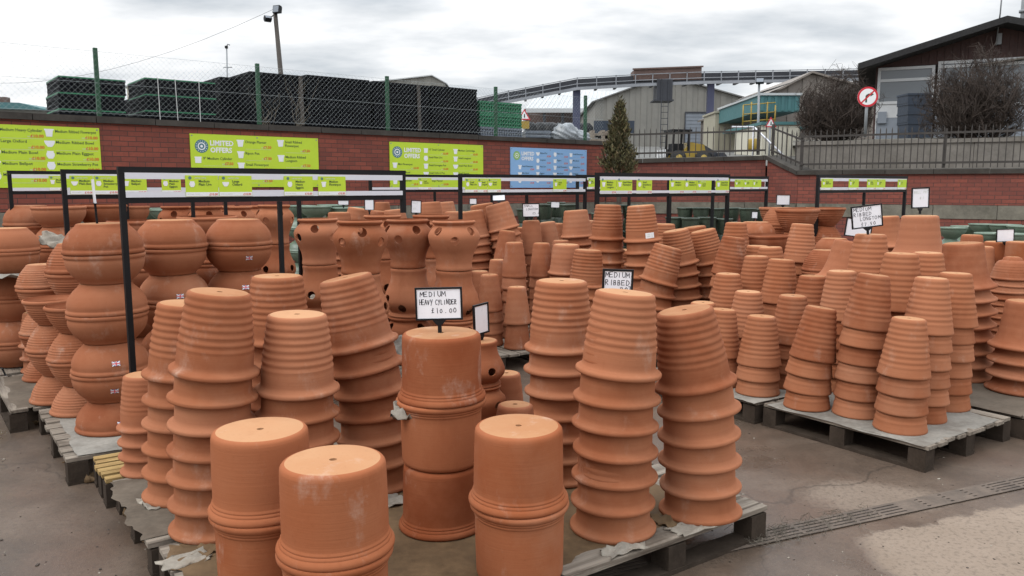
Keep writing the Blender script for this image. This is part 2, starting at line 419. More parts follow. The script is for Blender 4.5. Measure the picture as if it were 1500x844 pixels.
def kind(key, name, meshes, H, step, desc, cat, group, rad, mirrored=False):
    KIND[key] = dict(name=name, meshes=meshes, H=H, step=step, desc=desc, cat=cat, group=group, mir=mirrored, rad=rad)
def variants(name, prof, th, mats, n=3, **kw):
    return [lathe_pot(name, prof, th, mats, seed=i * 5 + len(name), **kw) for i in range(n)]

FL = lambda s, ribs, amp: prof_ribbed(.125 * s, [(.10 * s, .1365 * s), (.20 * s, .1482 * s), (.26 * s, .1530 * s), (.298 * s, .1545 * s), (.3065 * s, .1572 * s), (.3125 * s, .1625 * s), (.3165 * s, .1695 * s)], .34 * s, ribs, amp, .245 * s,
        [(.1755 * s, .3185 * s), (.1797 * s, .3215 * s), (.1816 * s, .3265 * s), (.1816 * s, .3330 * s), (.1795 * s, .3380 * s), (.176 * s, .340 * s)])
kind('flare', 'flowerpot', variants('flowerpot', FL(1, 8, .0027), .010, ['ribbed', 'base']), .34, .115, 'ribbed wide-lipped flowerpot', 'flowerpot', 'ribbed terracotta flowerpots stacked rim down', .183)
kind('flare2', 'flowerpot', variants('flowerpot', FL(.8, 8, .001), .009, ['plainpot', 'base']), .272, .082, 'small smooth wide-lipped flowerpot', 'flowerpot', 'smooth terracotta flowerpots stacked rim down', .146)
LG = prof_ribbed(.096, [(.12, .1145), (.23, .1315), (.285, .1405), (.318, .1468)], .34, 9, .0021, .295, [(.1490, .325), (.1498, .330), (.1495, .337), (.147, .340)], .013)
kind('long', 'longtom_pot', variants('longtom_pot', LG, .010, ['ribbed', 'base']), .34, .112, 'tall ribbed pot', 'flowerpot', 'tall ribbed terracotta pots stacked rim down', .153)
PL = prof_ribbed(.083, [(.12, .0965), (.25, .1115), (.300, .1165)], .33, 5, .0004, .29, [(.118, .305), (.1195, .313), (.120, .322), (.1165, .330)])
kind('plong', 'longtom_pot', variants('longtom_pot', PL, .008, ['plainpot', 'base']), .33, .11, 'tall smooth pot', 'flowerpot', 'tall smooth terracotta pots stacked rim down', .123)
FW = prof_ribbed(.125, [(.12, .141), (.20, .150), (.245, .158), (.258, .163)], .285, 5, .0006, .24, [(.171, .2615), (.1755, .267), (.176, .275), (.172, .283), (.166, .285)])
kind('flow', 'flowerpot', variants('flowerpot', FW, .009, ['plainpot', 'base']), .285, .085, 'short smooth flowerpot', 'flowerpot', 'short smooth terracotta flowerpots stacked rim down', .176)
BG = prof_ribbed(.138, [(.12, .150), (.20, .162), (.26, .178), (.295, .198), (.306, .212)], .335, 4, .0006, .24, [(.222, .310), (.228, .316), (.2295, .323), (.227, .330), (.220, .335)])
kind('bigf', 'flowerpot', variants('flowerpot', BG, .011, ['plainpot', 'base']), .335, .105, 'large bell-lipped flowerpot', 'flowerpot', 'large bell-lipped terracotta flowerpots stacked rim down', .229)
CY = [(.148, 0), (.157, .003), (.163, .010), (.165, .020)] + lerp_prof([(.03, .1655), (.12, .1675), (.228, .1688)], 8) + \
     [(.1695, .2315), (.1728, .235), (.1735, .2385), (.1726, .242), (.1762, .2455), (.1782, .2492), (.1778, .253), (.1822, .2565), (.1868, .2625), (.1884, .270), (.1868, .277), (.182, .280)]
kind('cyl', 'cylinder_pot', variants('cylinder_pot', CY, .013, ['cylpot', 'base'], seg=56), .28, .28, 'heavy cylinder pot', 'flowerpot', 'heavy cylinder pots set rim to rim', .19, True)
BW = corner(.145, .012) + lerp_prof([(.016, .148), (.05, .181), (.09, .205), (.125, .215), (.150, .214)], 20)[1:] + [(.215, .153), (.220, .157), (.2225, .164), (.2225, .172), (.219, .178), (.213, .18)]
kind('bowl', 'bowl_pot', variants('bowl_pot', BW, .012, ['bowlpot', 'base'], seg=52), .18, .18, 'round terracotta bowl', 'bowl', 'round terracotta bowls stacked in pairs', .2225, True)
RB = prof_ribbed(.100, [(.05, .128), (.10, .155), (.14, .168), (.150, .170)], .18, 9, .0018, .145, [(.172, .153), (.178, .157), (.181, .164), (.180, .174), (.174, .18)])
kind('rbowl', 'bowl_pot', variants('bowl_pot', RB, .010, ['bowlpot', 'base']), .18, .18, 'ribbed terracotta bowl', 'bowl', 'ribbed terracotta bowls stacked in pairs', .181, True)
DM = prof_ribbed(.075, [(.04, .104), (.09, .130), (.14, .144), (.165, .150)], .185, 7, .0006, .15, [(.154, .168), (.157, .173), (.157, .180), (.152, .185)], .03)
kind('dome', 'bowl_pot', variants('bowl_pot', DM, .007, ['plainpot', 'base'], n=2), .185, .052, 'rounded smooth bowl', 'bowl', 'rounded terracotta bowls nested rim down', .157)
SW = [(.150, .365), (.158, .372), (.167, .380), (.170, .388), (.167, .396), (.160, .400)]
ST = corner(.146, .012) + lerp_prof([(.014, .146), (.06, .141), (.13, .156), (.20, .186), (.26, .203), (.30, .196), (.335, .172), (.355, .152), (.365, .149)], 34)[1:] + SW
def strawberry(s, name):
    me = lathe_pot(name, [(r * s, z * s) for r, z in ST], .013 * s, ['strawpot', 'base'], seg=56, seed=3)
    o = bpy.data.objects.new(name, me); COL.objects.link(o)
    cut = bpy.data.meshes.new('hole_cutter'); bm = bmesh.new()
    for i in range(8):
        a = math.pi * 2 * i / 8; zz = (.245 if i % 2 else .318) * s; rr_ = .034 * s
        mt = Matrix.Rotation(a, 4, 'Z') @ Matrix.Translation((.19 * s, 0, .4 * s - zz)) @ Matrix.Rotation(R(90), 4, 'Y') @ Matrix.Rotation(R(0), 4, 'X')
        bmesh.ops.create_cone(bm, cap_ends=True, segments=20, radius1=rr_, radius2=rr_, depth=.11 * s, matrix=mt)
    bm.to_mesh(cut); bm.free()
    c = bpy.data.objects.new('hole_cutter', cut); COL.objects.link(c)
    md = o.modifiers.new('holes', 'BOOLEAN'); md.object = c; md.operation = 'DIFFERENCE'; md.solver = 'EXACT'
    dg = bpy.context.evaluated_depsgraph_get(); dg.update()
    new = bpy.data.meshes.new_from_object(o.evaluated_get(dg)); new.name = name
    for ob in (o, c): bpy.data.objects.remove(ob)
    new.polygons.foreach_set('use_smooth', [True] * len(new.polygons)); new.set_sharp_from_angle(angle=R(40))
    return new
kind('straw', 'strawberry_pot', [strawberry(1, 'strawberry_pot')], .40, .40, 'strawberry pot', 'strawberry pot', 'terracotta strawberry pots stacked base to base', .205, True)
kind('sstraw', 'strawberry_pot', [strawberry(.68, 'strawberry_pot')], .272, .272, 'small strawberry pot', 'strawberry pot', 'small terracotta strawberry pots', .14, True)
GC = corner(.125, .012) + lerp_prof([(.014, .126), (.12, .145), (.24, .158)], 10)[1:] + [(.166, .245), (.172, .252), (.172, .275), (.166, .28)]
kind('glaze', 'glazed_pot', variants('glazed_pot', GC, .012, ['glaze', 'bareclay'], n=2), .28, .28, 'dark green glazed pot', 'glazed pot', 'dark green glazed pots stacked by the wall', .172, True)
GB = corner(.10, .012) + lerp_prof([(.014, .105), (.06, .17), (.11, .205), (.14, .215)], 10)[1:] + [(.225, .145), (.228, .155), (.224, .165)]
kind('gbowl', 'glazed_bowl', variants('glazed_bowl', GB, .014, ['glaze2', 'bareclay'], n=2), .165, .165, 'pale green glazed bowl', 'glazed bowl', 'pale green glazed bowls by the wall', .228, True)

ORD = ['top', 'second', 'third', 'fourth', 'fifth', 'sixth', 'seventh', 'eighth', 'ninth', 'tenth', 'eleventh', 'twelfth', 'thirteenth', 'fourteenth']
Z0 = .152
SPECS = []
class Spec: pass
def S(key, px, py, Y, loc, lean0=0, lean1=0, n=None, s=1.0, z0=Z0, top='inv', leany=0, stay=False, **kw):
    """a stack of pots: its top disc is seen at (px, py) at distance Y; pots are built up from the pallet"""
    q = Spec(); q.__dict__.update(key=key, px=px, py=py, Y=Y, loc=loc, l0=lean0, l1=lean1, n=n, s=s, z0=z0, top=top, ly=leany, stay=stay or Y < 5.2)
    SPECS.append(q); return q
def plan(q):
    k = KIND[q.key]; H = k['H'] * q.s; step = k['step'] * q.s; n = q.n
    T = at(q.px, q.py, q.Y); tot = T.z - q.z0; zs = 1.0
    if k['mir']:
        n = n or max(1, round(tot / H)); zs = tot / (n * H); st = [H * zs] * n
    else:
        if n is None: n = max(1, round((tot - H) / step) + 1)
        if n > 1:
            d = (tot - H) / (n - 1); st = [d] * (n - 1) + [H]
        else: zs = tot / H; st = [tot]
    r = random.Random(int(q.px * 13 + q.py * 7)); pos = []; x = y = z = 0.0
    for i in range(n):
        f = (i / (n - 1)) if n > 1 else 1.0
        j = .9 if not k['mir'] else .25
        t = R(q.l0 + (q.l1 - q.l0) * f ** 1.5 + r.uniform(-j, j)); ty = R(q.ly * f + r.uniform(-j, j))
        pos.append((x + (r.uniform(-.004, .004) if i else 0), y + (r.uniform(-.004, .004) if i else 0), z, t, ty))
        x += st[i] * math.sin(t); y -= st[i] * math.sin(ty); z += st[i] * math.cos(t) * math.cos(ty)
    q.n_ = n; q.zs = zs; q.zk = tot / z; q.pos = pos; q.ox = x; q.oy = y; q.T = T; q.r = r
    q.fx = T.x - x; q.fy = T.y - y; q.rad = k['rad'] * q.s
def relax():
    """stacks that would cut into each other are moved apart along the lines of sight"""
    for q in SPECS: plan(q)
    for it in range(120):
        hit = 0
        for i, a in enumerate(SPECS):
            for b in SPECS[i + 1:]:
                dx, dy = a.fx - b.fx, a.fy - b.fy
                lim = (a.rad + b.rad) * 1.0
                if abs(dx) < lim and abs(dy) < lim and math.hypot(dx, dy) < lim:
                    hit += 1
                    near, far = (a, b) if a.Y < b.Y else (b, a)
                    far.Y += .022
                    if not near.stay: near.Y -= .012
                    plan(near); plan(far)
        if not hit: break
def build_stacks():
    relax()
    for q in SPECS:
        k = KIND[q.key]; H = k['H'] * q.s; n = q.n_; q.pots = []
        for i, (bx, by, bz, t, ty) in enumerate(q.pos):
            o = bpy.data.objects.new(k['name'], k['meshes'][q.r.randrange(len(k['meshes']))]); COL.objects.link(o)
            up = k['mir'] and ((n - 1 - i) % 2 == 0) != (q.top == 'inv')
            m = Matrix.Translation((q.fx + bx, q.fy + by, q.z0 + bz * q.zk)) @ Matrix.Rotation(t, 4, 'Y') @ Matrix.Rotation(ty, 4, 'X') @ Matrix.Rotation(q.r.uniform(0, 6.283), 4, 'Z')
            if up: m = m @ Matrix.Translation((0, 0, H * q.zs)) @ Matrix.Rotation(math.pi, 4, 'X')
            kz = q.zs * (.997 if k['mir'] else 1)
            o.matrix_world = m @ Matrix.Diagonal((q.s, q.s, q.s * kz, 1))
            od = 'bottom' if (i == 0 and n > 1) else ORD[min(n - 1 - i, 12)]
            if od not in ('top', 'bottom'): od += ' from top'
            lab = (k['desc'] + ', ' + q.loc) if n == 1 else f"{od} {k['desc']}, {q.loc}"
            tag(o, lab, k['cat'], k['group'])
            q.pots.insert(0, o)
def flag_sticker(o, px, py, w=.042):
    """a printed flag sticker wrapped on the wall of pot o, on the side seen at photo pixel px,py"""
    c = o.matrix_world.translation
    # radius of the pot's outline at that height
    inv = o.matrix_world.inverted()
    cam = Vector((0, 0, CAM_Z)); d = (at(px, py, 5) - cam).normalized()
    hit, loc, nrm, _ = o.ray_cast(inv @ cam, (inv.to_3x3() @ d).normalized())
    if not hit: return
    P = o.matrix_world @ loc; nw = (o.matrix_world.inverted().transposed().to_3x3() @ nrm).normalized()
    if nw.dot(d) > 0: nw = -nw
    z = Vector((0, 0, 1)); z = (z - nw * z.dot(nw)).normalized(); x = z.cross(nw); h = w * .62
    mb = MB()
    def q(pts, lift, mi):
        mb.add([P + x * a + z * b + nw * (lift - .5 * a * a / .2) for a, b in pts], [tuple(range(len(pts)))], mi)
    W, Hh = w / 2, h / 2
    nx = 6
    for i in range(nx):
        a0, a1 = -W + w * i / nx, -W + w * (i + 1) / nx
        q([(a0, -Hh), (a1, -Hh), (a1, Hh), (a0, Hh)], .0018, 0)
    for (ax, az, bx_, bz) in ((-W, -Hh, W, Hh), (-W, Hh, W, -Hh)):
        dd = Vector((bx_ - ax, bz - az)).normalized(); nn = Vector((-dd.y, dd.x)) * h * .10
        for g in range(4):
            p0 = (ax + (bx_ - ax) * g / 4, az + (bz - az) * g / 4); p1 = (ax + (bx_ - ax) * (g + 1) / 4, az + (bz - az) * (g + 1) / 4)
            q([(p0[0] - nn.x, p0[1] - nn.y), (p1[0] - nn.x, p1[1] - nn.y), (p1[0] + nn.x, p1[1] + nn.y), (p0[0] + nn.x, p0[1] + nn.y)], .0024, 1)
    for t, lift, mi in ((.20, .0030, 1), (.11, .0036, 2)):
        for i in range(nx):
            a0, a1 = -W + w * i / nx, -W + w * (i + 1) / nx
            q([(a0, -h * t), (a1, -h * t), (a1, h * t), (a0, h * t)], lift, mi)
        q([(-h * t, -Hh), (h * t, -Hh), (h * t, Hh), (-h * t, Hh)], lift, mi)
    s = mb.build('sticker', ['flagblue', 'white', 'flagred'])
    s.data.transform(o.matrix_world.inverted()); s.parent = o
    tag(s, 'small flag sticker')
def plain_sticker(o, px, py, w, h):
    inv = o.matrix_world.inverted()
    cam = Vector((0, 0, CAM_Z)); d = (at(px, py, 5) - cam).normalized()
    hit, loc, nrm, _ = o.ray_cast(inv @ cam, (inv.to_3x3() @ d).normalized())
    if not hit: return
    P = o.matrix_world @ loc; nw = (o.matrix_world.inverted().transposed().to_3x3() @ nrm).normalized()
    if nw.dot(d) > 0: nw = -nw
    z = Vector((-.12, 0, 1)); z = (z - nw * z.dot(nw)).normalized(); x = z.cross(nw)
    mb = MB()
    for i in range(6):
        a0, a1 = -w / 2 + w * i / 6, -w / 2 + w * (i + 1) / 6
        mb.add([P + x * a + z * b + nw * (.003 - .5 * a * a / .17) for a, b in ((a0, -h / 2), (a1, -h / 2), (a1, h / 2), (a0, h / 2))], [(0, 1, 2, 3)], 0)
        if i in (1, 2, 4):
            for rr_ in (-.2, .15): mb.add([P + x * a + z * b + nw * (.0045 - .5 * a * a / .17) for a, b in ((a0, h * rr_), (a1, h * rr_), (a1, h * (rr_ + .1)), (a0, h * (rr_ + .1)))], [(0, 1, 2, 3)], 1)
    s = mb.build('sticker', ['white', 'greyprint']); s.data.transform(o.matrix_world.inverted()); s.parent = o
# ---------------------------------------------------------------- the stacks
# heavy cylinders and ribbed flowerpots on the front pallets
s_cyl_sign = S('cyl', 645, 487, 3.28, 'stack carrying the heavy cylinder sign')
S('cyl', 381, 628, 2.75, 'pair behind the nearest pair', n=2)
s_near = S('cyl', 487, 673, 2.45, 'nearest pair of all', n=2)
S('cyl', 761, 623, 2.85, 'pair in front of the small strawberry pots', n=2)
S('flare', 321, 427, 3.25, 'tall stack behind the cylinder pair with black post beside', 1.5, 6)
S('flare', 272, 444, 3.62, 'stack half hidden by the leftmost tall front stack', 2, 4)
S('flare2', 213, 548, 3.95, 'short stack beside the yellow pallet slats')
S('flare', 407, 404, 4.0, 'straight stack under the long price frame', 0, 0)
S('flare', 435, 460, 3.32, 'stack between the leaning stack and leftmost front stack', 0, 2.5)
S('flare', 507, 405, 3.75, 'stack whose top leans left over the straight stack', -1.5, -12)
S('flare', 823, 411, 3.85, 'stack behind the handwritten ribbed sign', -.5, 0)
s_rib = S('flare', 917, 428, 3.25, 'nearest stack on the front pallet corner', .5, 3.5)
S('flare', 1003, 453, 3.42, 'stack at the back of the front pallet corner', -1.5, -9)
s_ss = S('sstraw', 702, 498, 3.93, 'stack under the blank tilted sign', s=.95, n=3)
S('plong', 742, 546, 4.15, 'low stack beside the small strawberry pots', s=.9)
S('plong', 754, 592, 3.5, 'low stack behind the right cylinder pair', s=.95)
# round bowls on the left
b1 = S('bowl', 150, 327, 4.68, 'column standing in front of the post at far left')
b2 = S('bowl', 249, 322, 5.15, 'column right of the long frame post')
b3 = S('bowl', 349, 321, 5.4, 'column below the second price card')
S('bowl', 203, 323, 5.9, 'column between the two big bowl columns', top='up')
S('bowl', 303, 317, 6.1, 'column behind the gap of bowl columns two and three', top='up')
S('bowl', 44, 301, 7.0, 'column under the farthest left frame')
S('bowl', 10, 334, 6.2, 'column cut by the left picture edge')
S('bowl', 86, 302, 6.75, 'column holding the stained upright bowl', top='up')
S('bowl', 148, 300, 7.5, 'column behind the thin black stake', top='up')
S('bowl', 186, 302, 8.0, 'column seen behind the long frame post', top='up', s=.95)
S('rbowl', 108, 356, 5.62, 'column tucked behind the front bowl column', s=1.1)
S('rbowl', 60, 387, 6.0, 'column with a pink sticker on its top')
S('rbowl', 76, 437, 5.35, 'column topped by an open bowl', top='up', n=4)
S('rbowl', 109, 447, 5.02, 'column topped by the nearer open bowl', top='up', n=4)
S('flare2', 33, 433, 6.7, 'slim stack near the left picture edge', z0=Z0)
S('flare2', 55, 457, 6.2, 'slim stack left of the open bowls', z0=Z0)
# strawberry pots
sw1 = S('straw', 466, 320, 6.75, 'stack nearest the black centre post', top='up', n=3)
sw2 = S('straw', 527, 323, 5.95, 'stack behind the left-leaning flowerpots', top='up', n=3)
sw3 = S('straw', 597, 321, 6.4, 'stack directly above the heavy cylinder sign', top='up', n=3)
sw4 = S('straw', 664, 323, 6.3, 'stack at right end of the strawberry row', top='up', n=3)
S('straw', 560, 315, 7.2, 'stack behind the second strawberry stack', top='up', n=3)
S('straw', 632, 315, 7.3, 'stack behind the third strawberry stack', top='up', n=3)
for i, (px, Y) in enumerate(((259, 8.9), (301, 8.7), (346, 8.8), (401, 8.5))):
    S('straw', px, 302 if px < 390 else 300, Y, ['far stack above the post-side bowls', 'far stack behind the short frame leg', 'far stack above the flagged bowl', 'far stack beside the frame centre leg'][i], top='up', n=3)
for i, (px, Y) in enumerate(((322, 9.7), (372, 9.6))):
    S('straw', px, 301, Y, ['stack peeping between the first far strawberry pots', 'stack peeping beside the last far strawberry pot'][i], top='up', n=3)
# smooth pots in the middle distance
S('flow', 690, 309, 8.3, 'leaning stack right of the strawberry row', -1, -8)
S('flow', 728, 298, 8.2, 'stack whose tipped top pot carries a card', -1, -14)
S('flow', 705, 299, 8.75, 'stack behind the two tipped stacks', -1, -9)
S('plong', 778, 323, 8.4, 'stack below the longtom notice', s=1.1)
S('plong', 802, 325, 8.8, 'stack right of the longtom notice', -1, -7, s=1.05)
S('flow', 843, 308, 8.3, 'stack left of the wide ribbed stacks', 0, -3)
S('flow', 830, 358, 7.5, 'lower stack above the front ribbed stack', 0, 0)
S('plong', 753, 355, 7.55, 'middle stack above the pallet edge')
S('plong', 794, 356, 7.65, 'stack right of the middle smooth stack', 0, 1)
S('plong', 744, 338, 8.1, 'tipped stack between the two leaning stacks', 1, 7)
S('plong', 760, 333, 8.65, 'stack peeping left of the longtom notice', s=1.0)
S('plong', 729, 380, 7.95, 'stack beside the dense leaning rims', s=.95)
S('plong', 702, 397, 7.45, 'low stack touching the strawberry belly', s=1.0)
S('plong', 717, 402, 7.2, 'near stack on the pallet corner')
S('plong', 757, 420, 7.05, 'nearest low stack of the smooth group', n=2)
S('plong', 815, 327, 9.2, 'far stack left of the short pots')
S('plong', 866, 323, 9.3, 'far stack behind the wide ribbed stack')
S('plong', 822, 352, 8.1, 'stack behind the low short pot')
# small jumble at the back, right of the green bowls
S('flow', 525, 305, 9.6, 'back stack right of the green bowls', 0, 8)
S('flow', 556, 309, 9.9, 'back stack behind the strawberry rims', 0, 6)
S('flow', 578, 307, 9.7, 'back stack tipped above the strawberry rims', 0, -5)
S('plong', 560, 296, 10.6, 'back stack by the frame end post', s=1.15)
S('flow', 630, 296, 9.9, 'back stack beside the grey notice', 0, -4)
S('flow', 651, 296, 10.4, 'back stack behind the thin frame leg', 0, -4)
S('flow', 497, 311, 9.2, 'back stack with white slip, left of jumble')
S('flow', 668, 310, 9.3, 'back stack left of the leaning stacks')
# ribbed flowerpots, middle right
S('flare', 891, 300, 7.8, 'upright stack under the double frame', 0, 1)
s_lab = S('flare', 938, 301, 7.55, 'stack with white label on its top pot', 0, -5)
S('flare', 979, 360, 7.1, 'stack with top pot tipped right', 1, 15)
S('flare', 989, 337, 7.85, 'left-leaning stack behind the tipped pot', -2, -10)
S('flare', 1029, 337, 7.95, 'left-leaning stack beside the tall narrow pots', -2, -13)
S('flare', 1017, 332, 8.6, 'stack hidden behind the two leaning ones', -2, -9)
S('flare', 862, 366, 7.35, 'stack half hidden by the upright ribbed stack', 0, 3)
S('flare', 971, 328, 8.5, 'stack behind the labelled pot', 0, 0)
S('flare', 916, 366, 8.2, 'stack in the gap behind the labelled stack')
# tall narrow ribbed pots, middle right
G = [(1079, 326, 7.45, 'stack at back beside the left-leaning pots', 0, 0), (1075, 347, 7.0, 'slanting stack below the back one', 1, 7), (1176, 328, 6.9, 'stack standing before the pile of bowls', 0, 2),
     (1108, 375, 6.45, 'mid stack with small round top hole', 0, 0), (1145, 380, 6.15, 'mid stack of the upright middle pots', 0, 3), (1066, 401, 6.3, 'stack right of the left-leaning pots', 0, 0),
     (1190, 404, 5.85, 'stack in front of the bell-lipped pot', 0, 0), (1097, 427, 6.0, 'second row stack behind the pallet corner', 0, 0), (1162, 433, 5.7, 'second row stack left of the near pallet', 0, 1),
     (1030, 443, 6.15, 'stack peeping behind the front pallet stack', 0, 0), (1059, 453, 5.72, 'front row stack by the grey board', 0, 3), (1116, 463, 5.48, 'front row stack at the pallet corner', 0, 1),
     (1110, 360, 7.1, 'back stack with flat top', 0, 0), (1128, 362, 6.85, 'back stack beside the flat topped one', 0, -3)]
for px, py, Y, loc, l0, l1 in G: S('long', px, py, Y, loc, l0, l1)
# right pallet
S('long', 1203, 450, 5.08, 'leaning stack at left corner of the right pallet', 1, 8.5)
S('long', 1281, 402, 4.95, 'tall stack in the middle of the right pallet', 1, 6)
S('long', 1332, 466, 4.64, 'stack on the near corner of the right pallet', .5, 2.5)
S('long', 1366, 407, 4.82, 'tall stack right of the near corner stack', 0, 2.5)
S('long', 1400, 400, 5.12, 'tall stack at right edge of the right pallet', 0, 1)
S('long', 1320, 371, 5.30, 'wide stack behind the tall middle stack', s=1.12)
S('long', 1360, 370, 5.55, 'stack in front of the bell-lipped top pot', 0, 0)
s_lt = S('long', 1275, 343, 5.75, 'stack carrying the ribbed longtom sign', 0, 1, s=1.1)
S('long', 1233, 397, 5.65, 'stack behind the leaning corner stack', 0, 0)
S('bigf', 1250, 354, 6.3, 'stack left of the ribbed longtom sign', 1, 10)
s_big = S('bigf', 1348, 316, 6.2, 'stack carrying the tall faint notice', 0, -2)
S('bigf', 1410, 356, 5.75, 'stack with lips jutting out at right', -1, -5)
S('bigf', 1297, 317, 7.8, 'far stack behind the ribbed longtom sign', 0, -3, s=.9)
S('bigf', 1507, 441, 5.72, 'stack cut by the right picture edge', 0, 1, z0=.152)
S('dome', 1484, 376, 6.45, 'tightly nested stack near the right edge')
S('plong', 1424, 344, 7.6, 'small stack in front of green planters', s=1.1)
S('cyl', 1464, 354, 7.4, 'tall column left of the small white notice', s=.75)
S('cyl', 1497, 354, 7.2, 'tall column right of the small white notice', s=.75)
S('plong', 1442, 361, 7.3, 'stack between bell lips and tall column', s=1.0)
# pile of bowls
S('rbowl', 1140, 304, 9.3, 'column at left of the bowl pile', top='up', s=1.25)
S('rbowl', 1144, 304, 8.75, 'column with ribbed dome on top', s=1.1)
S('rbowl', 1168, 306, 8.3, 'column with stickered open bowl', top='up', s=1.25)
S('rbowl', 1190, 304, 9.2, 'column behind the stickered bowl', top='up', s=1.15)
S('rbowl', 1209, 304, 8.9, 'column at right of the bowl pile', top='up', s=1.15)
S('bowl', 1122, 344, 7.6, 'column with wide shallow mouth', top='up')
S('bowl', 1108, 325, 8.3, 'column left of the ribbed dome', s=.9)
S('bowl', 1222, 349, 7.6, 'column below the blank tilted notice', s=.8)
S('rbowl', 1208, 366, 6.9, 'low column behind the narrow pots')
S('bowl', 1152, 347, 7.7, 'column right of the wide mouth', top='up', s=.9)
# green glazed pots by the wall
gx = [(878, 312, 12.4), (900, 300, 13.0), (923, 300, 13.1), (946, 302, 12.7), (1004, 304, 12.9), (1027, 304, 12.7), (1049, 305, 12.8), (1072, 304, 13.0), (1095, 305, 12.6), (1118, 306, 12.8), (988, 318, 11.9), (1012, 319, 11.8), (1036, 318, 11.9), (1060, 320, 12.0)]
gl = ['leftmost glazed column under the double frame', 'glazed column behind the upright ribbed stack', 'glazed column left of the labelled pot', 'glazed column right of the labelled pot', 'glazed column right of the frame divider', 'second glazed column past the divider', 'third glazed column past the divider', 'fourth glazed column past the divider', 'glazed column beside the frame end post', 'glazed column by the tiny price tag',
      'lower front glazed column at the divider', 'second lower front glazed column', 'third lower front glazed column', 'last lower front glazed column']
for (px, py, Y), l in zip(gx, gl): S('glaze', px, py, Y, l, top='up', s=.80)
for (px, py, Y), l in zip([(797, 299, 12.2), (815, 296, 12.6), (833, 299, 12.0), (770, 306, 12.2)], ['glazed column below the blue board', 'glazed column under the blue board card', 'glazed column right under the blue board', 'glazed column behind the longtom notice']):
    S('glaze', px, py, Y, l, top='up', s=.85)
for (px, py, Y), l in zip([(440, 301, 11.6), (462, 302, 11.4), (487, 300, 11.8), (508, 304, 11.4), (222, 305, 11.6), (243, 307, 11.3)], ['column beside the thin frame leg', 'column left of the middle green bowls', 'column in the middle of the green bowls', 'column beside the tipped back pots', 'column behind the first bowl columns', 'column left of the far strawberry pots']):
    S('gbowl', px, py, Y, l, top='up')
for (px, py, Y), l in zip([(1394, 333, 10.6), (1414, 331, 11.0), (1441, 328, 10.8), (1473, 329, 10.6), (1500, 331, 10.4), (1452, 341, 10.0), (1484, 342, 9.9)], ['leftmost green column at far right', 'second green column at far right', 'green column with shiny rim at far right', 'green column behind the small white notice', 'green column at the right picture edge', 'nearer green column left of the notice', 'nearer green column right of the notice']):
    S('gbowl', px, py, Y, l, top='up', s=.85)
build_stacks()
# stickers on the bowls
bpy.context.view_layer.update()
for pot, px, py in ((b3.pots[1], 365, 378), (b1.pots[4], 170, 533), (b1.pots[5], 168, 573), (b1.pots[6], 178, 621), (b2.pots[2], 264, 434), (b3.pots[2], 360, 421)): flag_sticker(pot, px, py)
plain_sticker(s_lab.pots[0], 952, 345, .085, .05)
# ---------------------------------------------------------------- pallets
UA = R(35); EU = Vector((math.cos(UA), math.sin(UA), 0)); EV = Vector((-math.sin(UA), math.cos(UA), 0))
def pallet(u, v, w, d, label, mat_deck='oldwood', rot=0, across=False, nb=9):
    o = EU * u + EV * v
    root = empty('pallet', (o.x, o.y, 0), UA + R(rot), label, 'pallet', 'wooden pallets under the pots')
    r = random.Random(int(u * 100 + v * 31))
    mb = MB()
    L, Wd = (d, w) if across else (w, d)
    bw = Wd / nb
    for i in range(nb):
        a, b = i * bw + r.uniform(.006, .016), (i + 1) * bw - r.uniform(.006, .016)
        e0, e1 = r.uniform(-.012, .008), L + r.uniform(-.008, .012); zt = .148 + r.uniform(-.003, .003)
        tw = r.uniform(-.002, .002)
        if across: vs = [(a, e0, zt - .02), (b, e0, zt - .02), (b, e1, zt - .02 + tw), (a, e1, zt - .02), (a, e0, zt), (b, e0, zt), (b, e1, zt + tw), (a, e1, zt)]
        else: vs = [(e0, a, zt - .02), (e1, a, zt - .02), (e1, b, zt - .02), (e0, b, zt - .02), (e0, a, zt), (e1, a, zt), (e1, b, zt + tw), (e0, b, zt)]
        mb.add(vs, [(3, 2, 1, 0), (4, 5, 6, 7), (0, 1, 5, 4), (1, 2, 6, 5), (2, 3, 7, 6), (3, 0, 4, 7)], 0)
    mb.build('deck', 'oldwood_y' if across and mat_deck == 'oldwood' else mat_deck, root)
    for i in range(3):
        for j in range(3):
            m2 = MB(); x = .003 + i * (w - .106) / 2; y = .003 + j * (d - .106) / 2
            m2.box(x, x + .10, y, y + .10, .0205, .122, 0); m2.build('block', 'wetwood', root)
    for j in range(3):
        m2 = MB()
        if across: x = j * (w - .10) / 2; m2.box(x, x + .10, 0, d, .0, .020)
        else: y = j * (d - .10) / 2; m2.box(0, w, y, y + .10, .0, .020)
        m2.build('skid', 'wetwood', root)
    return root
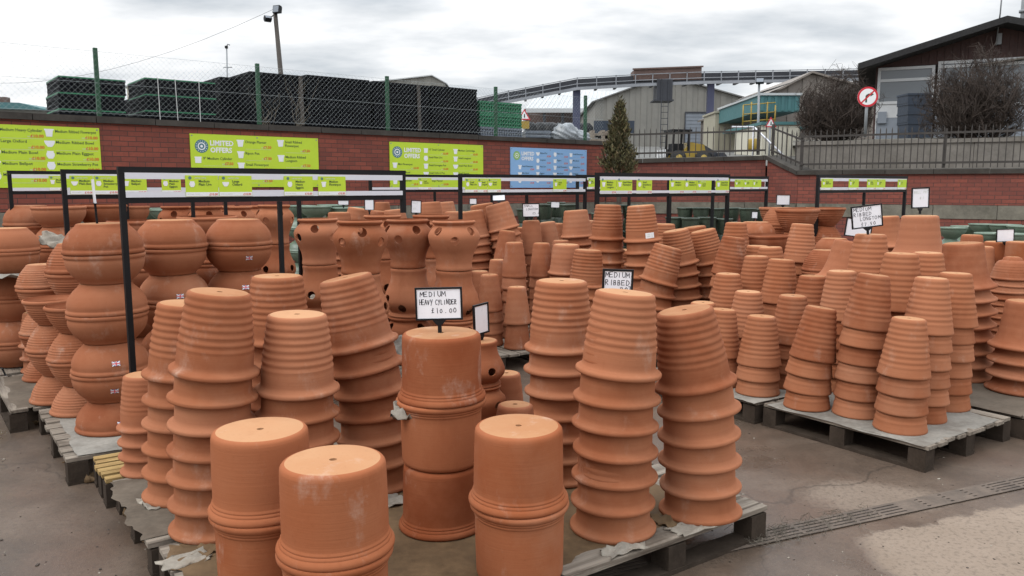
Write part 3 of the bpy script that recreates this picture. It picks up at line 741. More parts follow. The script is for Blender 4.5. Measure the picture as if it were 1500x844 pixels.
PALLETS = [  # u, v, width, depth, deck, turn, boards across, label
 (1.78, 2.17, 1.16, 1.28, 'oldwood', 0, False, 'weathered grey pallet at the front right, torn paper along its edge'),
 (.58, 2.10, 1.17, 1.24, 'oldwood', 0, False, 'pallet at the front under the nearest heavy cylinder pots'),
 (.56, 3.37, 1.17, .88, 'oldwood', 0, False, 'pallet behind the nearest one, under the front left ribbed stacks'),
 (.52, 4.27, 1.17, .44, 'newwood', 0, False, 'narrow pallet of fresh yellow slats beside the big bowls'),
 (.40, 4.72, 1.30, 1.20, 'oldwood', 2, False, 'pallet under the big round bowl columns at left'),
 (.20, 5.98, 1.12, 1.15, 'oldwood', 3, True, 'pallet under the ribbed bowl columns at left'),
 (.12, 7.22, 1.12, 1.25, 'oldwood', 2, True, 'pallet under the farther bowls at the left picture edge'),
 (4.36, 2.19, 1.04, 1.10, 'oldwood', 0, True, 'pallet with white sheet under the tall narrow pots at right'),
 (5.46, 2.13, 1.05, 1.12, 'oldwood', 0, True, 'pallet cut by the right edge under the bell-lipped pots'),
 (4.33, 3.33, 1.17, 1.15, 'oldwood', 0, True, 'pallet left of the white-sheeted pallet, grey board on its edge'),
 (3.72, 5.55, 1.15, 1.15, 'oldwood', 0, True, 'pallet edge seen under the smooth narrow pots'),
]
AUTO = ['second pallet under the round bowls', 'pallet under the strawberry pots', 'pallet behind the strawberry pots', 'pallet under far strawberry pots']
def overlap(a, b, e=.01): return a[0] < b[0] + b[2] - e and b[0] < a[0] + a[2] - e and a[1] < b[1] + b[3] - e and b[1] < a[1] + a[3] - e
taken = [(p[0], p[1], p[2], p[3]) for p in PALLETS]
LOOSE = []
for q in sorted(SPECS, key=lambda q: q.Y):
    u = q.fx * EU.x + q.fy * EU.y; v = q.fx * EV.x + q.fy * EV.y; r_ = q.rad * .8
    if any(t[0] - .02 < u < t[0] + t[2] + .02 and t[1] - .02 < v < t[1] + t[3] + .02 for t in taken): continue
    done = False
    for w_, d_ in ((1.16, 1.16), (1.0, 1.0), (.8, 1.16), (1.16, .8), (.8, .8), (.6, .8), (.8, .6), (.6, .6), (.4, .6), (.6, .4), (.4, .4)):
        for du in (0, -.1, -.2, -.3, .1, .2):
            for dv in (0, -.1, -.2, -.3, .1, .2):
                c = (u - r_ + du, v - r_ + dv, w_, d_)
                if not (c[0] < u < c[0] + w_ and c[1] < v < c[1] + d_): continue
                if not any(overlap(c, t) for t in taken): done = True; break
            if done: break
        if done: break
    if done:
        taken.append(c)
        LOOSE.append((c, q))
for u, v, w_, d_, dk, rot, ac, lab in PALLETS: pallet(u, v, w_, d_, lab, dk, rot, ac, 6 if dk == 'newwood' else 9)
for (u, v, w_, d_), q in LOOSE:
    k = KIND[q.key]
    pallet(u, v, w_, d_, 'pallet, mostly hidden, beneath the ' + q.loc, 'oldwood', 0, len(PALLETS) % 2 == 0)
# ---------------------------------------------------------------- ground
def ground_mat():
    m, nt, bs = nodes_of('damp_concrete_yard')
    tc = nt.nodes.new('ShaderNodeTexCoord').outputs['Object']
    sp = nt.nodes.new('ShaderNodeSeparateXYZ'); nt.links.new(tc, sp.inputs[0])
    big = noise(nt, tc, .55, 8, .62); mid = noise(nt, tc, 2.6, 7, .65); fine = noise(nt, tc, 45, 5, .65); grit = noise(nt, tc, 190, 3, .6)
    # the old slab on the street side of the gully is dry
    dn = DRAIN_N; side = math_n(nt, 'ADD', math_n(nt, 'MULTIPLY', sp.outputs[0], dn.x), math_n(nt, 'MULTIPLY', sp.outputs[1], dn.y))
    side = math_n(nt, 'SUBTRACT', side, DRAIN_D + .17)
    edge = math_n(nt, 'ADD', side, math_n(nt, 'MULTIPLY', math_n(nt, 'SUBTRACT', noise(nt, tc, 2.2, 8, .65), .5), .42))
    lim = math_n(nt, 'ADD', math_n(nt, 'MULTIPLY', math_n(nt, 'SUBTRACT', 1.62, sp.outputs[0]), 2.4), math_n(nt, 'MULTIPLY', mid, .9))   # its damp end by the pallet
    dry = math_n(nt, 'MULTIPLY', ramp(nt, math_n(nt, 'ADD', edge, math_n(nt, 'MULTIPLY', math_n(nt, 'SUBTRACT', fine, .5), .10)), [(.0, 0), (.022, 1)]), ramp(nt, lim, [(.36, 1), (.62, 0)]))
    # a drying patch on the near side
    ox = math_n(nt, 'DIVIDE', math_n(nt, 'SUBTRACT', sp.outputs[0], 1.86), .40); oy = math_n(nt, 'DIVIDE', math_n(nt, 'SUBTRACT', sp.outputs[1], 3.95), .26)
    rad = math_n(nt, 'ADD', math_n(nt, 'POWER', ox, 2.0), math_n(nt, 'POWER', oy, 2.0))
    rad = math_n(nt, 'ADD', rad, math_n(nt, 'MULTIPLY', math_n(nt, 'SUBTRACT', noise(nt, tc, 2.6, 6, .6), .5), 3.0))
    patch = ramp(nt, math_n(nt, 'ADD', rad, math_n(nt, 'MULTIPLY', math_n(nt, 'SUBTRACT', fine, .5), .9)), [(.35, 1), (1.2, 0)])
    patch2 = ramp(nt, big, [(.60, 0), (.66, 1)])
    dryf = math_n(nt, 'MAXIMUM', dry, math_n(nt, 'MAXIMUM', math_n(nt, 'MULTIPLY', patch, .62), math_n(nt, 'MULTIPLY', patch2, .30)))
    wet = ramp(nt, mid, [(.30, (.066, .045, .032)), (.5, (.102, .071, .051)), (.70, (.144, .104, .077))])
    wet = mixc(nt, math_n(nt, 'MULTIPLY', ramp(nt, big, [(.35, 1), (.48, 0)]), .7), wet, (.060, .045, .034))
    wet = mixc(nt, math_n(nt, 'MULTIPLY', ramp(nt, noise(nt, mapping(nt, tc, (1, 1, 1), (7, 3, 0)), 1.1, 7, .6), [(.52, 0), (.68, 1)]), .38), wet, (.145, .085, .058))  # clay washed from the pots
    dc = ramp(nt, mid, [(.3, (.205, .153, .113)), (.7, (.258, .197, .150))])
    c = mixc(nt, dryf, wet, dc)
    c = mixc(nt, math_n(nt, 'MULTIPLY', ramp(nt, fine, [(.50, 0), (.66, 1)]), .45), c, (.045, .034, .027))
    c = mixc(nt, math_n(nt, 'MULTIPLY', ramp(nt, grit, [(.58, 0), (.72, 1)]), .42), c, (.36, .31, .26))
    # hair cracks in the old concrete
    nv = nt.nodes.new('ShaderNodeTexNoise'); nv.inputs['Scale'].default_value = 1.7; nv.inputs['Detail'].default_value = 6; nt.links.new(tc, nv.inputs['Vector'])
    wv = nt.nodes.new('ShaderNodeVectorMath'); wv.operation = 'MULTIPLY_ADD'; nt.links.new(nv.outputs['Color'], wv.inputs[0]); wv.inputs[1].default_value = (.7, .7, 0); nt.links.new(tc, wv.inputs[2])
    vo = nt.nodes.new('ShaderNodeTexVoronoi'); vo.feature = 'DISTANCE_TO_EDGE'; vo.inputs['Scale'].default_value = .55; nt.links.new(wv.outputs[0], vo.inputs['Vector'])
    crack = ramp(nt, vo.outputs['Distance'], [(.001, 1), (.0032, 0)])
    c = mixc(nt, math_n(nt, 'MULTIPLY', crack, .6), c, (.035, .027, .021))
    chip = ramp(nt, noise(nt, mapping(nt, tc, (1, 1, 1), (3, 5, 0)), 95, 2, .5), [(.70, 0), (.73, 1)])
    c = mixc(nt, math_n(nt, 'MULTIPLY', chip, .5), c, (.25, .15, .10))
    nt.links.new(c, bs.inputs['Base Color'])
    pud = ramp(nt, big, [(.36, .08), (.43, .28), (.58, .48)])
    rough = mixc(nt, dryf, pud, (.9, .9, .9))
    nt.links.new(rough, bs.inputs['Roughness']); bs.inputs['Specular IOR Level'].default_value = .32
    h = math_n(nt, 'ADD', math_n(nt, 'MULTIPLY', fine, .5), math_n(nt, 'MULTIPLY', grit, .5))
    bump(nt, bs, h, .35, .006)
    return m
da, db = on(1060, 800, 0), on(1500, 707, 0)
dd = (db - da).normalized(); DRAIN_N = Vector((dd.y, -dd.x, 0))        # points to the dry side
DRAIN_D = da.dot(DRAIN_N)
M['yard'] = ground_mat()
mb = MB(); g = 900
mb.add([(-g, -g, 0), (g, -g, 0), (g, g, 0), (-g, g, 0)], [(0, 1, 2, 3)]); tag(mb.build('ground', 'yard'), kind='structure')
# gully with slotted covers
L = 9.0; p0 = da - dd * 1.4; ang = math.atan2(dd.y, dd.x)
root = empty('drain_cover', (p0.x, p0.y, 0), ang, 'long slotted drain cover set in the yard before the dry slab', 'drain')
M['drainhole'] = plain('drain_slot_dark', (.012, .010, .009), .95, .4, 20)  # flat near-black strip seen between the cover bars
M['drainiron'] = plain('drain_concrete_bars', (.115, .085, .064), .8, .4, 9, dirt=(.06, .045, .034))
mb = MB(); mb.box(0, L, -.058, .058, .001, .0045); mb.build('channel', 'drainhole', root)
r = random.Random(4); mb = MB()
for j in range(5):
    y = -.053 + j * .0265; mb.box(0, L, y - .0090, y + .0090, .005, .0075)
x = 0
while x < L:
    mb.box(x, x + (.02 if r.random() < .8 else .14), -.0585, .0585, .0052, .0073); x += .165
mb.build('cover_bars', 'drainiron', root)
# ---------------------------------------------------------------- litter on the ground and pallets
def crumple(name, w, d, mat, loc, rz, label, cat, group=None, amp=.03, seed=0, n=7, fold=0.0, tilt=0):
    r = random.Random(seed); mb = MB(); vs = []
    f = [[r.uniform(-1, 1) for _ in range(n + 1)] for _ in range(n + 1)]
    edge = [r.uniform(.72, 1.0) for _ in range(4 * n + 8)]
    for i in range(n + 1):
        for j in range(n + 1):
            u, v = i / n * 2 - 1, j / n * 2 - 1
            e = edge[(i * 3 + j) % len(edge)] if max(abs(u), abs(v)) > .95 else 1
            z = amp * (.6 * f[i][j] + .5 * math.sin(u * 5 + f[0][0] * 6) * math.sin(v * 4 + f[1][1] * 6)) + fold * abs(u) ** 2
            vs.append((u * w / 2 * e, v * d / 2 * e, max(.001, z + amp * .5)))
    fs = [(i * (n + 1) + j, (i + 1) * (n + 1) + j, (i + 1) * (n + 1) + j + 1, i * (n + 1) + j + 1) for i in range(n) for j in range(n)]
    mb.add(vs, fs, 0, True)
    o = mb.build(name, mat, None, loc, rz)
    sol = [(v.co.copy()) for v in o.data.vertices]
    bm = bmesh.new(); bm.from_mesh(o.data); bmesh.ops.solidify(bm, geom=bm.faces[:], thickness=.003); bm.to_mesh(o.data); bm.free()
    if tilt: o.rotation_euler = (R(tilt), R(tilt * .4), rz)
    return tag(o, label, cat, group)
TP = .151
def litter(px, py, z, w, d, mat, lab, cat, seed, amp=.02, name=None, **k):
    p = on(px, py, z); crumple(name or cat.replace(' ', '_'), w, d, mat, (p.x, p.y, z), UA + k.pop('rz', 0), lab, cat, None, amp, seed, **k)
litter(985, 762, TP, .20, .14, 'card', 'folded brown cardboard flap at the pallet edge beside ribbed pots', 'cardboard', 1, .02)
litter(1015, 772, TP, .26, .13, 'paper', 'flattened grey paper on the pallet edge near its corner', 'paper', 2, .012)
litter(1052, 735, TP, .12, .16, 'paper', 'crumpled grey paper wad at the pallet corner', 'paper', 3, .035)
litter(912, 806, TP, .22, .09, 'paper', 'torn pale paper strip at the front pallet edge', 'paper', 4, .016)
litter(560, 735, TP, .22, .2, 'paper', 'dirty paper tucked behind the nearest cylinder pots', 'paper', 6, .015)
litter(318, 800, TP, .16, .16, 'card', 'brown cardboard beside the leftmost front stack', 'cardboard', 7, .012)
litter(237, 735, TP, .20, .2, 'paper', 'white paper hanging over the left pallet edge', 'paper', 8, .02)
litter(270, 822, TP, .2, .12, 'paper', 'torn paper at the bottom of the left pallet edge', 'paper', 9, .014)
litter(150, 648, .006, .1, .28, 'paper', 'folded paper lying on the ground by the bowl pallet', 'paper', 10, .05)
litter(178, 702, .006, .09, .20, 'card', 'brown cardboard scrap on the ground by yellow slats', 'cardboard', 11, .03)
litter(208, 716, .006, .14, .16, 'card', 'dark soggy cardboard lump under the yellow slats', 'cardboard', 12, .06)
litter(50, 588, .006, .10, .42, 'paper', 'pale paper strip on the ground near the far left bowls', 'paper', 13, .06)
litter(18, 550, .006, .3, .4, 'bag', 'crumpled grey polythene on the ground at the left edge', 'polythene', 14, .10)
litter(105, 622, .006, .16, .18, 'cratewrap', 'black polythene scrap beside the bowl pallet', 'polythene', 15, .08)
litter(28, 566, .006, .2, .3, 'cratewrap', 'dark polythene heap left of the bowl pallet', 'polythene', 17, .10)
p = on(590, 598, .15); c = s_cyl_sign
q = at(594, 600, 3.2); crumple('paper', .13, .10, 'paper', (q.x + .0, q.y, q.z - .02), 0, 'crumpled dirty paper caught between heavy cylinder rims', 'paper', None, .035, 21, tilt=25)
q = at(75, 343, 6.55); crumple('paper', .22, .16, 'paper', (q.x, q.y, q.z - .06), .3, 'torn grey paper between the far left bowls', 'paper', None, .03, 22, tilt=50)
q = at(10, 400, 6.15); crumple('plastic_sheet', .52, .40, 'plasticsheet', (q.x, q.y, q.z - .03), .2, 'white plastic sheet between bowls at the left edge', 'sheet', None, .03, 23)
q = at(586, 508, 3.95); crumple('polythene', .09, .12, 'plasticsheet', (q.x, q.y, q.z), .2, 'clear polythene scrap behind the left-leaning stack', 'polythene', None, .02, 24, tilt=60)
rr0 = random.Random(77)
DEB = ['curled brown card by the far left bowls', 'dark card flake under the open bowls', 'wet card strip below the bowl pallet', 'brown card lump by the bowl pallet corner', 'card shred right of the yellow slats', 'sodden card wad under the left pallet edge', 'torn dark card at the left pallet skid', 'long card shred by the front left pallet', 'small card flake on the wet ground', 'pale card edge near the bottom left pallet', 'crushed card by the lowest left block']
for i, lab in enumerate(DEB):
    t = i / (len(DEB) - 1); px = 25 + 255 * t ** .8; py = 590 + 245 * t
    litter(px + rr0.uniform(-14, 4), py + rr0.uniform(2, 16), .004, rr0.uniform(.07, .16), rr0.uniform(.08, .2), rr0.choice(['card', 'card', 'paper', 'wetwood']), lab, 'cardboard', 40 + i, rr0.uniform(.015, .05), rz=rr0.uniform(-1, 1))
M['dirtcard'] = plain('dirty_layer_card', (.135, .108, .083), .85, .35, 5, dirt=(.08, .06, .045), spec=.1)
# white slip sheet under the tall narrow pots, grey board beside it
def sheet_on(u0, u1, v0, v1, mat, lab, seed, z=.1515, wav=.004):
    r = random.Random(seed); n = 26; pts = []
    for (a, b) in (((u0, v0), (u1, v0)), ((u1, v0), (u1, v1)), ((u1, v1), (u0, v1)), ((u0, v1), (u0, v0))):
        for i in range(n):
            t = i / n; g1 = wav * (math.sin(len(pts) * .55 + seed) + .6 * math.sin(len(pts) * 1.7 + seed * 2)); g2 = wav * (math.sin(len(pts) * .7 + seed * 3) + .6 * math.sin(len(pts) * 1.45 + seed))
            pts.append((a[0] + (b[0] - a[0]) * t + g1, a[1] + (b[1] - a[1]) * t + g2))
    mb = MB(); m = len(pts); cu, cv = (u0 + u1) / 2, (v0 + v1) / 2
    P = lambda u, v, zz: EU * u + EV * v + Vector((0, 0, zz))
    vs = [P(a, b, z - .006 * max(0, math.sin(a * 17 + b * 11))) for a, b in pts] + [P(cu + (a - cu) * .93, cv + (b - cv) * .93, z) for a, b in pts]
    fs = [(i, (i + 1) % m, m + (i + 1) % m, m + i) for i in range(m)] + [tuple(range(m, 2 * m))]
    mb.add(vs, fs); tag(mb.build('slip_sheet', mat), lab, 'sheet')
sheet_on(1.82, 2.72, 2.26, 3.42, 'card', 'damp brown board under the front right ribbed stacks', 2)
sheet_on(.74, 1.74, 2.2, 3.3, 'card', 'damp brown board under the nearest cylinder pots', 4)
sheet_on(.53, 1.70, 3.42, 4.22, 'dirtcard', 'dirty layer card hanging over the pallet of front left stacks', 21, .1525, .014)
sheet_on(.60, .98, 2.45, 3.3, 'card', 'torn brown card over the left edge of the nearest pallet', 22, .1530, .016)
sheet_on(4.35, 5.28, 2.20, 3.25, 'plasticsheet', 'white slip sheet on the pallet under tall narrow pots', 3)
sheet_on(4.31, 5.3, 3.32, 3.75, 'plasticsheet', 'grey white board on the pallet behind, at its front edge', 5)
sheet_on(5.44, 6.4, 2.16, 3.2, 'dirtcard', 'dirty layer card under the bell-lipped pots at right', 6)
sheet_on(.45, 1.6, 4.74, 5.85, 'plasticsheet', 'white slip sheet under the big bowl columns', 7)
sheet_on(.22, 1.2, 6.0, 7.1, 'dirtcard', 'dirty layer card under the ribbed bowls', 8)
# straw and twigs caught in the gully
mb = MB(); r = random.Random(12)
for i in range(170):
    t = r.random() ** 1.6; c = da + dd * (.12 + t * .75) + DRAIN_N * r.gauss(0, .05)
    a = r.uniform(0, 6.28); l = r.uniform(.02, .075)
    mb.tube([(c.x, c.y, .010 + r.random() * .012), (c.x + l * .5 * math.cos(a), c.y + l * .5 * math.sin(a), .014 + r.random() * .025), (c.x + l * math.cos(a + .5), c.y + l * math.sin(a + .5), .008)], .0011, 3)
tag(mb.build('straw_litter', 'twig2'), 'dry straw and twigs gathered on the drain beside the pallet corner', 'straw', kind='stuff')
mb = MB(); r = random.Random(31)
for i in range(200):
    if r.random() < .5: c = on(r.uniform(-20, 330), r.uniform(580, 860), 0)
    else: c = on(r.uniform(1000, 1520), r.uniform(600, 860), 0)
    s_ = r.uniform(.0012, .0034) * (1.8 if r.random() < .06 else 1); a = r.uniform(0, 3)
    m4 = Matrix.Translation((c.x, c.y, s_ * .4)) @ Matrix.Rotation(a, 4, 'Z') @ Matrix.Diagonal((s_ * r.uniform(.8, 2), s_, s_ * .45, 1))
    mb.box(-1, 1, -1, 1, -.9, 1, r.choice((0, 0, 1, 2)), m4)
tag(mb.build('grit', ['bark', 'paper', 'wetwood']), 'scattered grit, chips and clay crumbs on the yard', 'grit', kind='stuff')
# ---------------------------------------------------------------- price frames
FA = R(40); FD = Vector((math.cos(FA), math.sin(FA), 0))
CARD_ORDER = []
def along(f, px):
    """where along the rail the photo pixel column px falls"""
    lo, hi = -3.0, 6.0
    for _ in range(50):
        m = (lo + hi) / 2; q = f.P + f.d * m
        zc = q.y * math.cos(PITCH)
        if 750 + FPX * q.x / zc < px: lo = m
        else: hi = m
    return lo
class Frame: pass
def frame(px, py_top, py_bot, Y, label, length=1.92, centre=True, ang=FA, split=None, tube=.03, pxr=None, stub=False):
    P = at(px, py_top, Y); zb = at(px, py_bot, Y).z
    f = Frame(); f.P = Vector((P.x, P.y, 0)); f.d = Vector((math.cos(ang), math.sin(ang), 0))
    if pxr: length = along(f, pxr); split = split and length * .52
    f.ang = ang; f.z1 = P.z; f.z0 = zb; f.L = length
    root = empty('display_stand', (P.x, P.y, 0), ang, label, 'price frame', 'black price frames over the pallets'); f.root = root
    t = tube
    for x in [0, length] + ([split] if split else []):
        lo_ = zb - .09 if (stub and x == length) else 0
        mb = MB(); mb.box(x - t / 2, x + t / 2, -t / 2, t / 2, lo_, P.z - t - .001); mb.build('post', 'black', root)
        if lo_: continue
        mb = MB(); mb.box(x - .05, x + .05, -.16, .16, 0.0005, .012); 
        mb.build('foot', 'black', root)
    mb = MB(); mb.box(-t / 2, length + t / 2, -t / 2 - .001, t / 2 + .001, P.z - t, P.z); mb.build('top_rail', 'black', root)
    mb = MB(); mb.box(t / 2, length - t / 2, -t / 2 + .002, t / 2 - .002, zb, zb + t); mb.build('bottom_rail', 'black', root)
    for z0_, z1_ in ((P.z - t - .036, P.z - t - .002), (zb + t + .001, zb + t + .030)):
        mb = MB(); mb.box(t / 2, length - t / 2, -t / 2 - .006, -t / 2 + .004, z0_, z1_); mb.build('ticket_strip', 'rail_white', root)
    if centre:
        mb = MB(); x = length * .5; mb.box(x - t / 2 + .003, x + t / 2 - .003, -t / 2 + .003, t / 2 - .003, 0, zb - .001); mb.build('centre_leg', 'black', root)
    return f
def pot_icon(mb, cx, cz, h, y, mi, shape):
    w = h * .5
    P = {'pot': [(-.34, -.5), (.34, -.5), (.46, .3), (.55, .32), (.55, .5), (-.55, .5), (-.55, .32), (-.46, .3)],
         'bowl': [(-.25, -.4), (.25, -.4), (.5, -.05), (.62, .25), (.62, .4), (-.62, .4), (-.62, .25), (-.5, -.05)],
         'urn': [(-.25, -.5), (.25, -.5), (.45, -.2), (.5, .1), (.35, .38), (.42, .5), (-.42, .5), (-.35, .38), (-.5, .1), (-.45, -.2)],
         'cyl': [(-.42, -.45), (.42, -.45), (.45, .3), (.5, .3), (.5, .45), (-.5, .45), (-.5, .3), (-.45, .3)]}[shape]
    mb.add([(cx + a * h, y, cz + b * h) for a, b in P], [tuple(range(len(P)))], mi)
def card(f, px0, px1, lines, price, label, shape='pot', z0=None, z1=None):
    x0, x1 = along(f, px0), along(f, px1); w = x1 - x0 - .004
    zt = (f.z1 - .03 - .014) if z1 is None else z1; zb = (f.z0 + .034) if z0 is None else z0; h = zt - zb
    mb = MB(); y = -.024
    mb.box(0, w, y, y + .0012, 0, h, 0)
    yy = y - .0006; strip = h * .20
    mb.rect(.001, w - .001, .001, strip, yy, 1)
    yy = y - .0012
    mb.disc((w * .14, h * .88), h * .075, yy, 3, 18, h * .04); mb.disc((w * .14, h * .88), h * .03, yy, 3, 12)
    put_text(mb, 'LIMITED OFFER', w * .27, h * .845, h * .085, yy, 4, .012, w * .68)
    pot_icon(mb, w * .2, h * .58, h * .27, yy, 1, shape)
    for i, l in enumerate(lines): put_text(mb, l, w * .40, h * (.67 - .155 * i), h * .165, yy, 2, .018, w * .58)
    put_text(mb, 'SPECIAL NOW', w * .05, h * .075, h * .09, yy, 4, 0, w * .42)
    put_text(mb, price, w * .97, h * .045, h * .15, yy, 5, .025, w * .46, 'R')
    q = f.P + f.d * (x0 + .002)
    o = mb.build('price_card', ['lime', 'white', 'ink', 'badge', 'greyprint', 'redprint'], None, (q.x, q.y, zb), f.ang)
    tag(o, label, 'price card', 'lime green price cards on the frames'); return o
f1 = frame(176, 244, 298, 4.30, 'longest and nearest price frame, left of centre', 1.70, True, R(41), pxr=590, stub=True)
f2 = frame(92, 248, 292, 5.65, 'second price frame, its post left of the nearest frame', pxr=437)
f3 = frame(13, 250, 285, 7.15, 'farthest left price frame against the big lime board')
f4 = frame(542, 255, 282, 9.9, 'price frame behind the end of the nearest frame', tube=.032)
f5 = frame(674, 255, 287, 8.1, 'price frame in front of the blue board', tube=.032, pxr=857)
f6 = frame(875, 253, 289, 8.45, 'double price frame right of the conifer', 2.02, False, R(36), split=1.01, tube=.038, pxr=1066)
f7 = frame(1045, 258, 281, 10.9, 'far price frame right of the double frame', 1.3, False, R(40), tube=.034)
f8 = frame(1199, 256, 283, 8.7, 'price frame at far right over the bowl pile', tube=.032, pxr=1326)
f9 = frame(846, 256, 281, 10.4, 'price frame half hidden behind the double frame', 1.0, False, tube=.032)
card(f1, 269, 318, ['Medium', 'Plain Urn'], '\u00a310.00', 'lime card reading Medium Plain Urn on the nearest frame', 'urn')
card(f1, 318, 367, ['Large', 'Oxford'], '\u00a310.00', 'lime card reading Large Oxford on the nearest frame', 'bowl')
card(f1, 413, 456, ['Medium', 'Heavy', 'Eggpot'], '\u00a310.00', 'lime card reading Medium Heavy Eggpot on the nearest frame', 'urn')
card(f1, 463, 504, ['Medium', 'Flowerpot'], '\u00a310.00', 'lime card reading Medium Flowerpot on the nearest frame', 'pot')
card(f2, 101, 136, ['Medium', 'Plain Bowl'], '\u00a310.00', 'lime card reading Medium Plain Bowl on the second frame', 'bowl')
card(f2, 136, 172, ['Medium', 'Strawberry', 'Pot'], '\u00a310.00', 'lime card reading Medium Strawberry Pot on the second frame', 'urn')
card(f2, 176, 214, ['Medium', 'Bellpot'], '\u00a310.00', 'lime card reading Medium Bellpot, right of the near post', 'pot')
card(f2, 235, 264, ['Medium', 'Plain', 'Eggpot'], '\u00a310.00', 'lime card reading Medium Plain Eggpot, beside the Plain Urn card', 'urn')
card(f3, 71, 98, ['Medium', 'Ribbed Pot'], '\u00a310.00', 'lime card on the farthest left frame, left of the second post', 'pot')
card(f4, 611, 631, ['Small', 'Cylinder'], '\u00a35.00', 'small lime card alone on the frame behind', 'cyl')
for a, b, l, sh, lab in ((679, 698, ['Small', 'Plain Urn'], 'urn', 'first of three lime cards left of the blue board'), (698, 712, ['Small', 'Longtom'], 'pot', 'narrow lime card, middle of three left of the blue board'), (712, 732, ['Small', 'Bowl'], 'bowl', 'third of three lime cards left of the blue board'), (808, 828, ['Small', 'Pot'], 'pot', 'lime card hanging in front of the blue board')):
    card(f5, a, b, l, '\u00a35.00', lab, sh)
for a, b, l, sh, lab, zo in ((877, 901, ['Medium', 'Ribbed', 'Longtom'], 'pot', 'lime card reading Medium Ribbed Longtom on the double frame', 0), (901, 924, ['Small Ribbed', 'Flowerpot'], 'pot', 'lime card reading Small Ribbed Flowerpot on the double frame', 0), (930, 953, ['Small', 'Strawberry', 'Pot'], 'urn', 'lime card reading Small Strawberry Pot on the double frame', 0),
                         (978, 1000, ['Medium', 'Longtom'], 'pot', 'lime card reading Medium Longtom right of the frame divider', 0), (1000, 1018, ['Medium', 'Strawberry Pot'], 'urn', 'lime card right of the Medium Longtom card', 0), (1018, 1040, ['Large', 'Bowl'], 'bowl', 'lowered lime card in the right half of the double frame', .02), (1046, 1066, ['Small Plain', 'Flowerpot'], 'pot', 'last lime card at right end of the double frame', 0)):
    card(f6, a, b, l, '\u00a37.50', lab, sh, None, f6.z1 - .052 - zo)
for a, b, l, sh, lab in ((1074, 1087, ['Small', 'Bowl'], 'bowl', 'first of three tiny lime cards on the far frame'), (1087, 1100, ['Large', 'Bowl'], 'bowl', 'middle of three tiny lime cards on the far frame'), (1100, 1113, ['Mini', 'Pot'], 'pot', 'last of three tiny lime cards on the far frame')): card(f7, a, b, l, '\u00a35.00', lab, sh)
for a, b, l, sh, lab in ((1200, 1217, ['Medium', 'Ribbed Bowl'], 'bowl', 'lime card at left end of the far right frame'), (1240, 1255, ['Small', 'Pot'], 'pot', 'lime card left of the pair on the far right frame'), (1267, 1280, ['Ribbed', 'Longtom'], 'pot', 'left card of the touching pair on the far right frame'), (1280, 1294, ['Large', 'Pot'], 'pot', 'right card of the touching pair on the far right frame'), (1312, 1325, ['Bell', 'Pot'], 'pot', 'lime card at right end of the far right frame')): card(f8, a, b, l, '\u00a37.50', lab, sh)
card(f9, 860, 870, ['Mini', 'Bowl'], '\u00a35.00', 'sliver of a lime card left of the double frame', 'bowl')
# ---------------------------------------------------------------- hand-written notices on stakes
def notice(px, py, wpx, hpx, Y, lines, label, yaw=0, roll=0, down=.12, ink_h=.17, pitch=0, faint=False, lay=None):
    C = at(px, py, Y); w = wpx / FPX * Y; h = hpx / FPX * Y
    root = empty('price_notice', (C.x, C.y, C.z - h / 2 - down), R(yaw), label, 'notice', 'white notices on black stakes')
    root.rotation_euler = (R(pitch), R(roll), R(yaw))
    z0_ = down; t = max(.006, h * .055)
    mb = MB(); mb.box(-w / 2 + t, w / 2 - t, -.002, .002, z0_ + t, z0_ + h - t, 0)
    for i, l in enumerate(lines):
        hh = h * ink_h; n_ = max(1, len(l)); cw = min(h * .135, w * .80 / n_)
        lx, lz = (lay[i] if lay else (-w * .40 + (w * .5 - t - .02) * 0, 0))
        put_pen(mb, l, -w * .5 + w * lx, z0_ + h * lz, hh, cw, -.0028, 1, i + int(px))
    mb.build('writing_panel', ['board', 'greyprint' if faint else 'pen'], root)
    mb = MB()
    mb.box(-w / 2, w / 2, -.005, .005, z0_, z0_ + t); mb.box(-w / 2, w / 2, -.005, .005, z0_ + h - t, z0_ + h)
    mb.box(-w / 2, -w / 2 + t, -.005, .005, z0_ + t, z0_ + h - t); mb.box(w / 2 - t, w / 2, -.005, .005, z0_ + t, z0_ + h - t)
    mb.build('frame', 'black', root)
    mb = MB(); mb.box(-.008, .008, -.004, .004, 0, z0_ - .012); mb.prism([(-w * .14, z0_ - .001), (w * .14, z0_ - .001), (.012, z0_ - .02), (-.012, z0_ - .02)], -.005, .005); mb.build('stake', 'black', root)
    return root
notice(644, 445, 70, 49, 3.28, ['MEDIUM', 'HEAVY CYLINDER', '\u00a310.00'], 'framed notice handwritten Medium Heavy Cylinder on a cylinder pot', -2, -1.5, .06, .15, lay=[(.10, .72), (.09, .48), (.33, .22)])
notice(706, 467, 34, 46, 3.93, [], 'blank white notice turned sideways over small strawberry pots', 52, -3, .06)
notice(902, 422, 46, 56, 3.55, ['MEDIUM', 'RIBBED', '   POT'], 'handwritten ribbed pot notice behind the front ribbed stack', 4, 2, .12, .13, lay=[(.10, .78), (.10, .58), (.2, .40)])
notice(1273, 317, 46, 33, 5.72, ['MEDIUM', 'RIBBED', 'LONGTOM', '\u00a37.50'], 'tilted notice handwritten Medium Ribbed Longtom', 2, -7, .05, .15, lay=[(.08, .76), (.08, .54), (.27, .34), (.3, .1)])
notice(1255, 334, 40, 27, 6.2, [], 'blank notice half behind the ribbed longtom sign', 3, 7, .05)
notice(1349, 290, 26, 30, 6.35, ['BELL POT', '  \u00a312'], 'tall faint notice on the large bell-lipped pot', 0, -2, .045, .12, faint=True, lay=[(.15, .72), (.15, .45)])
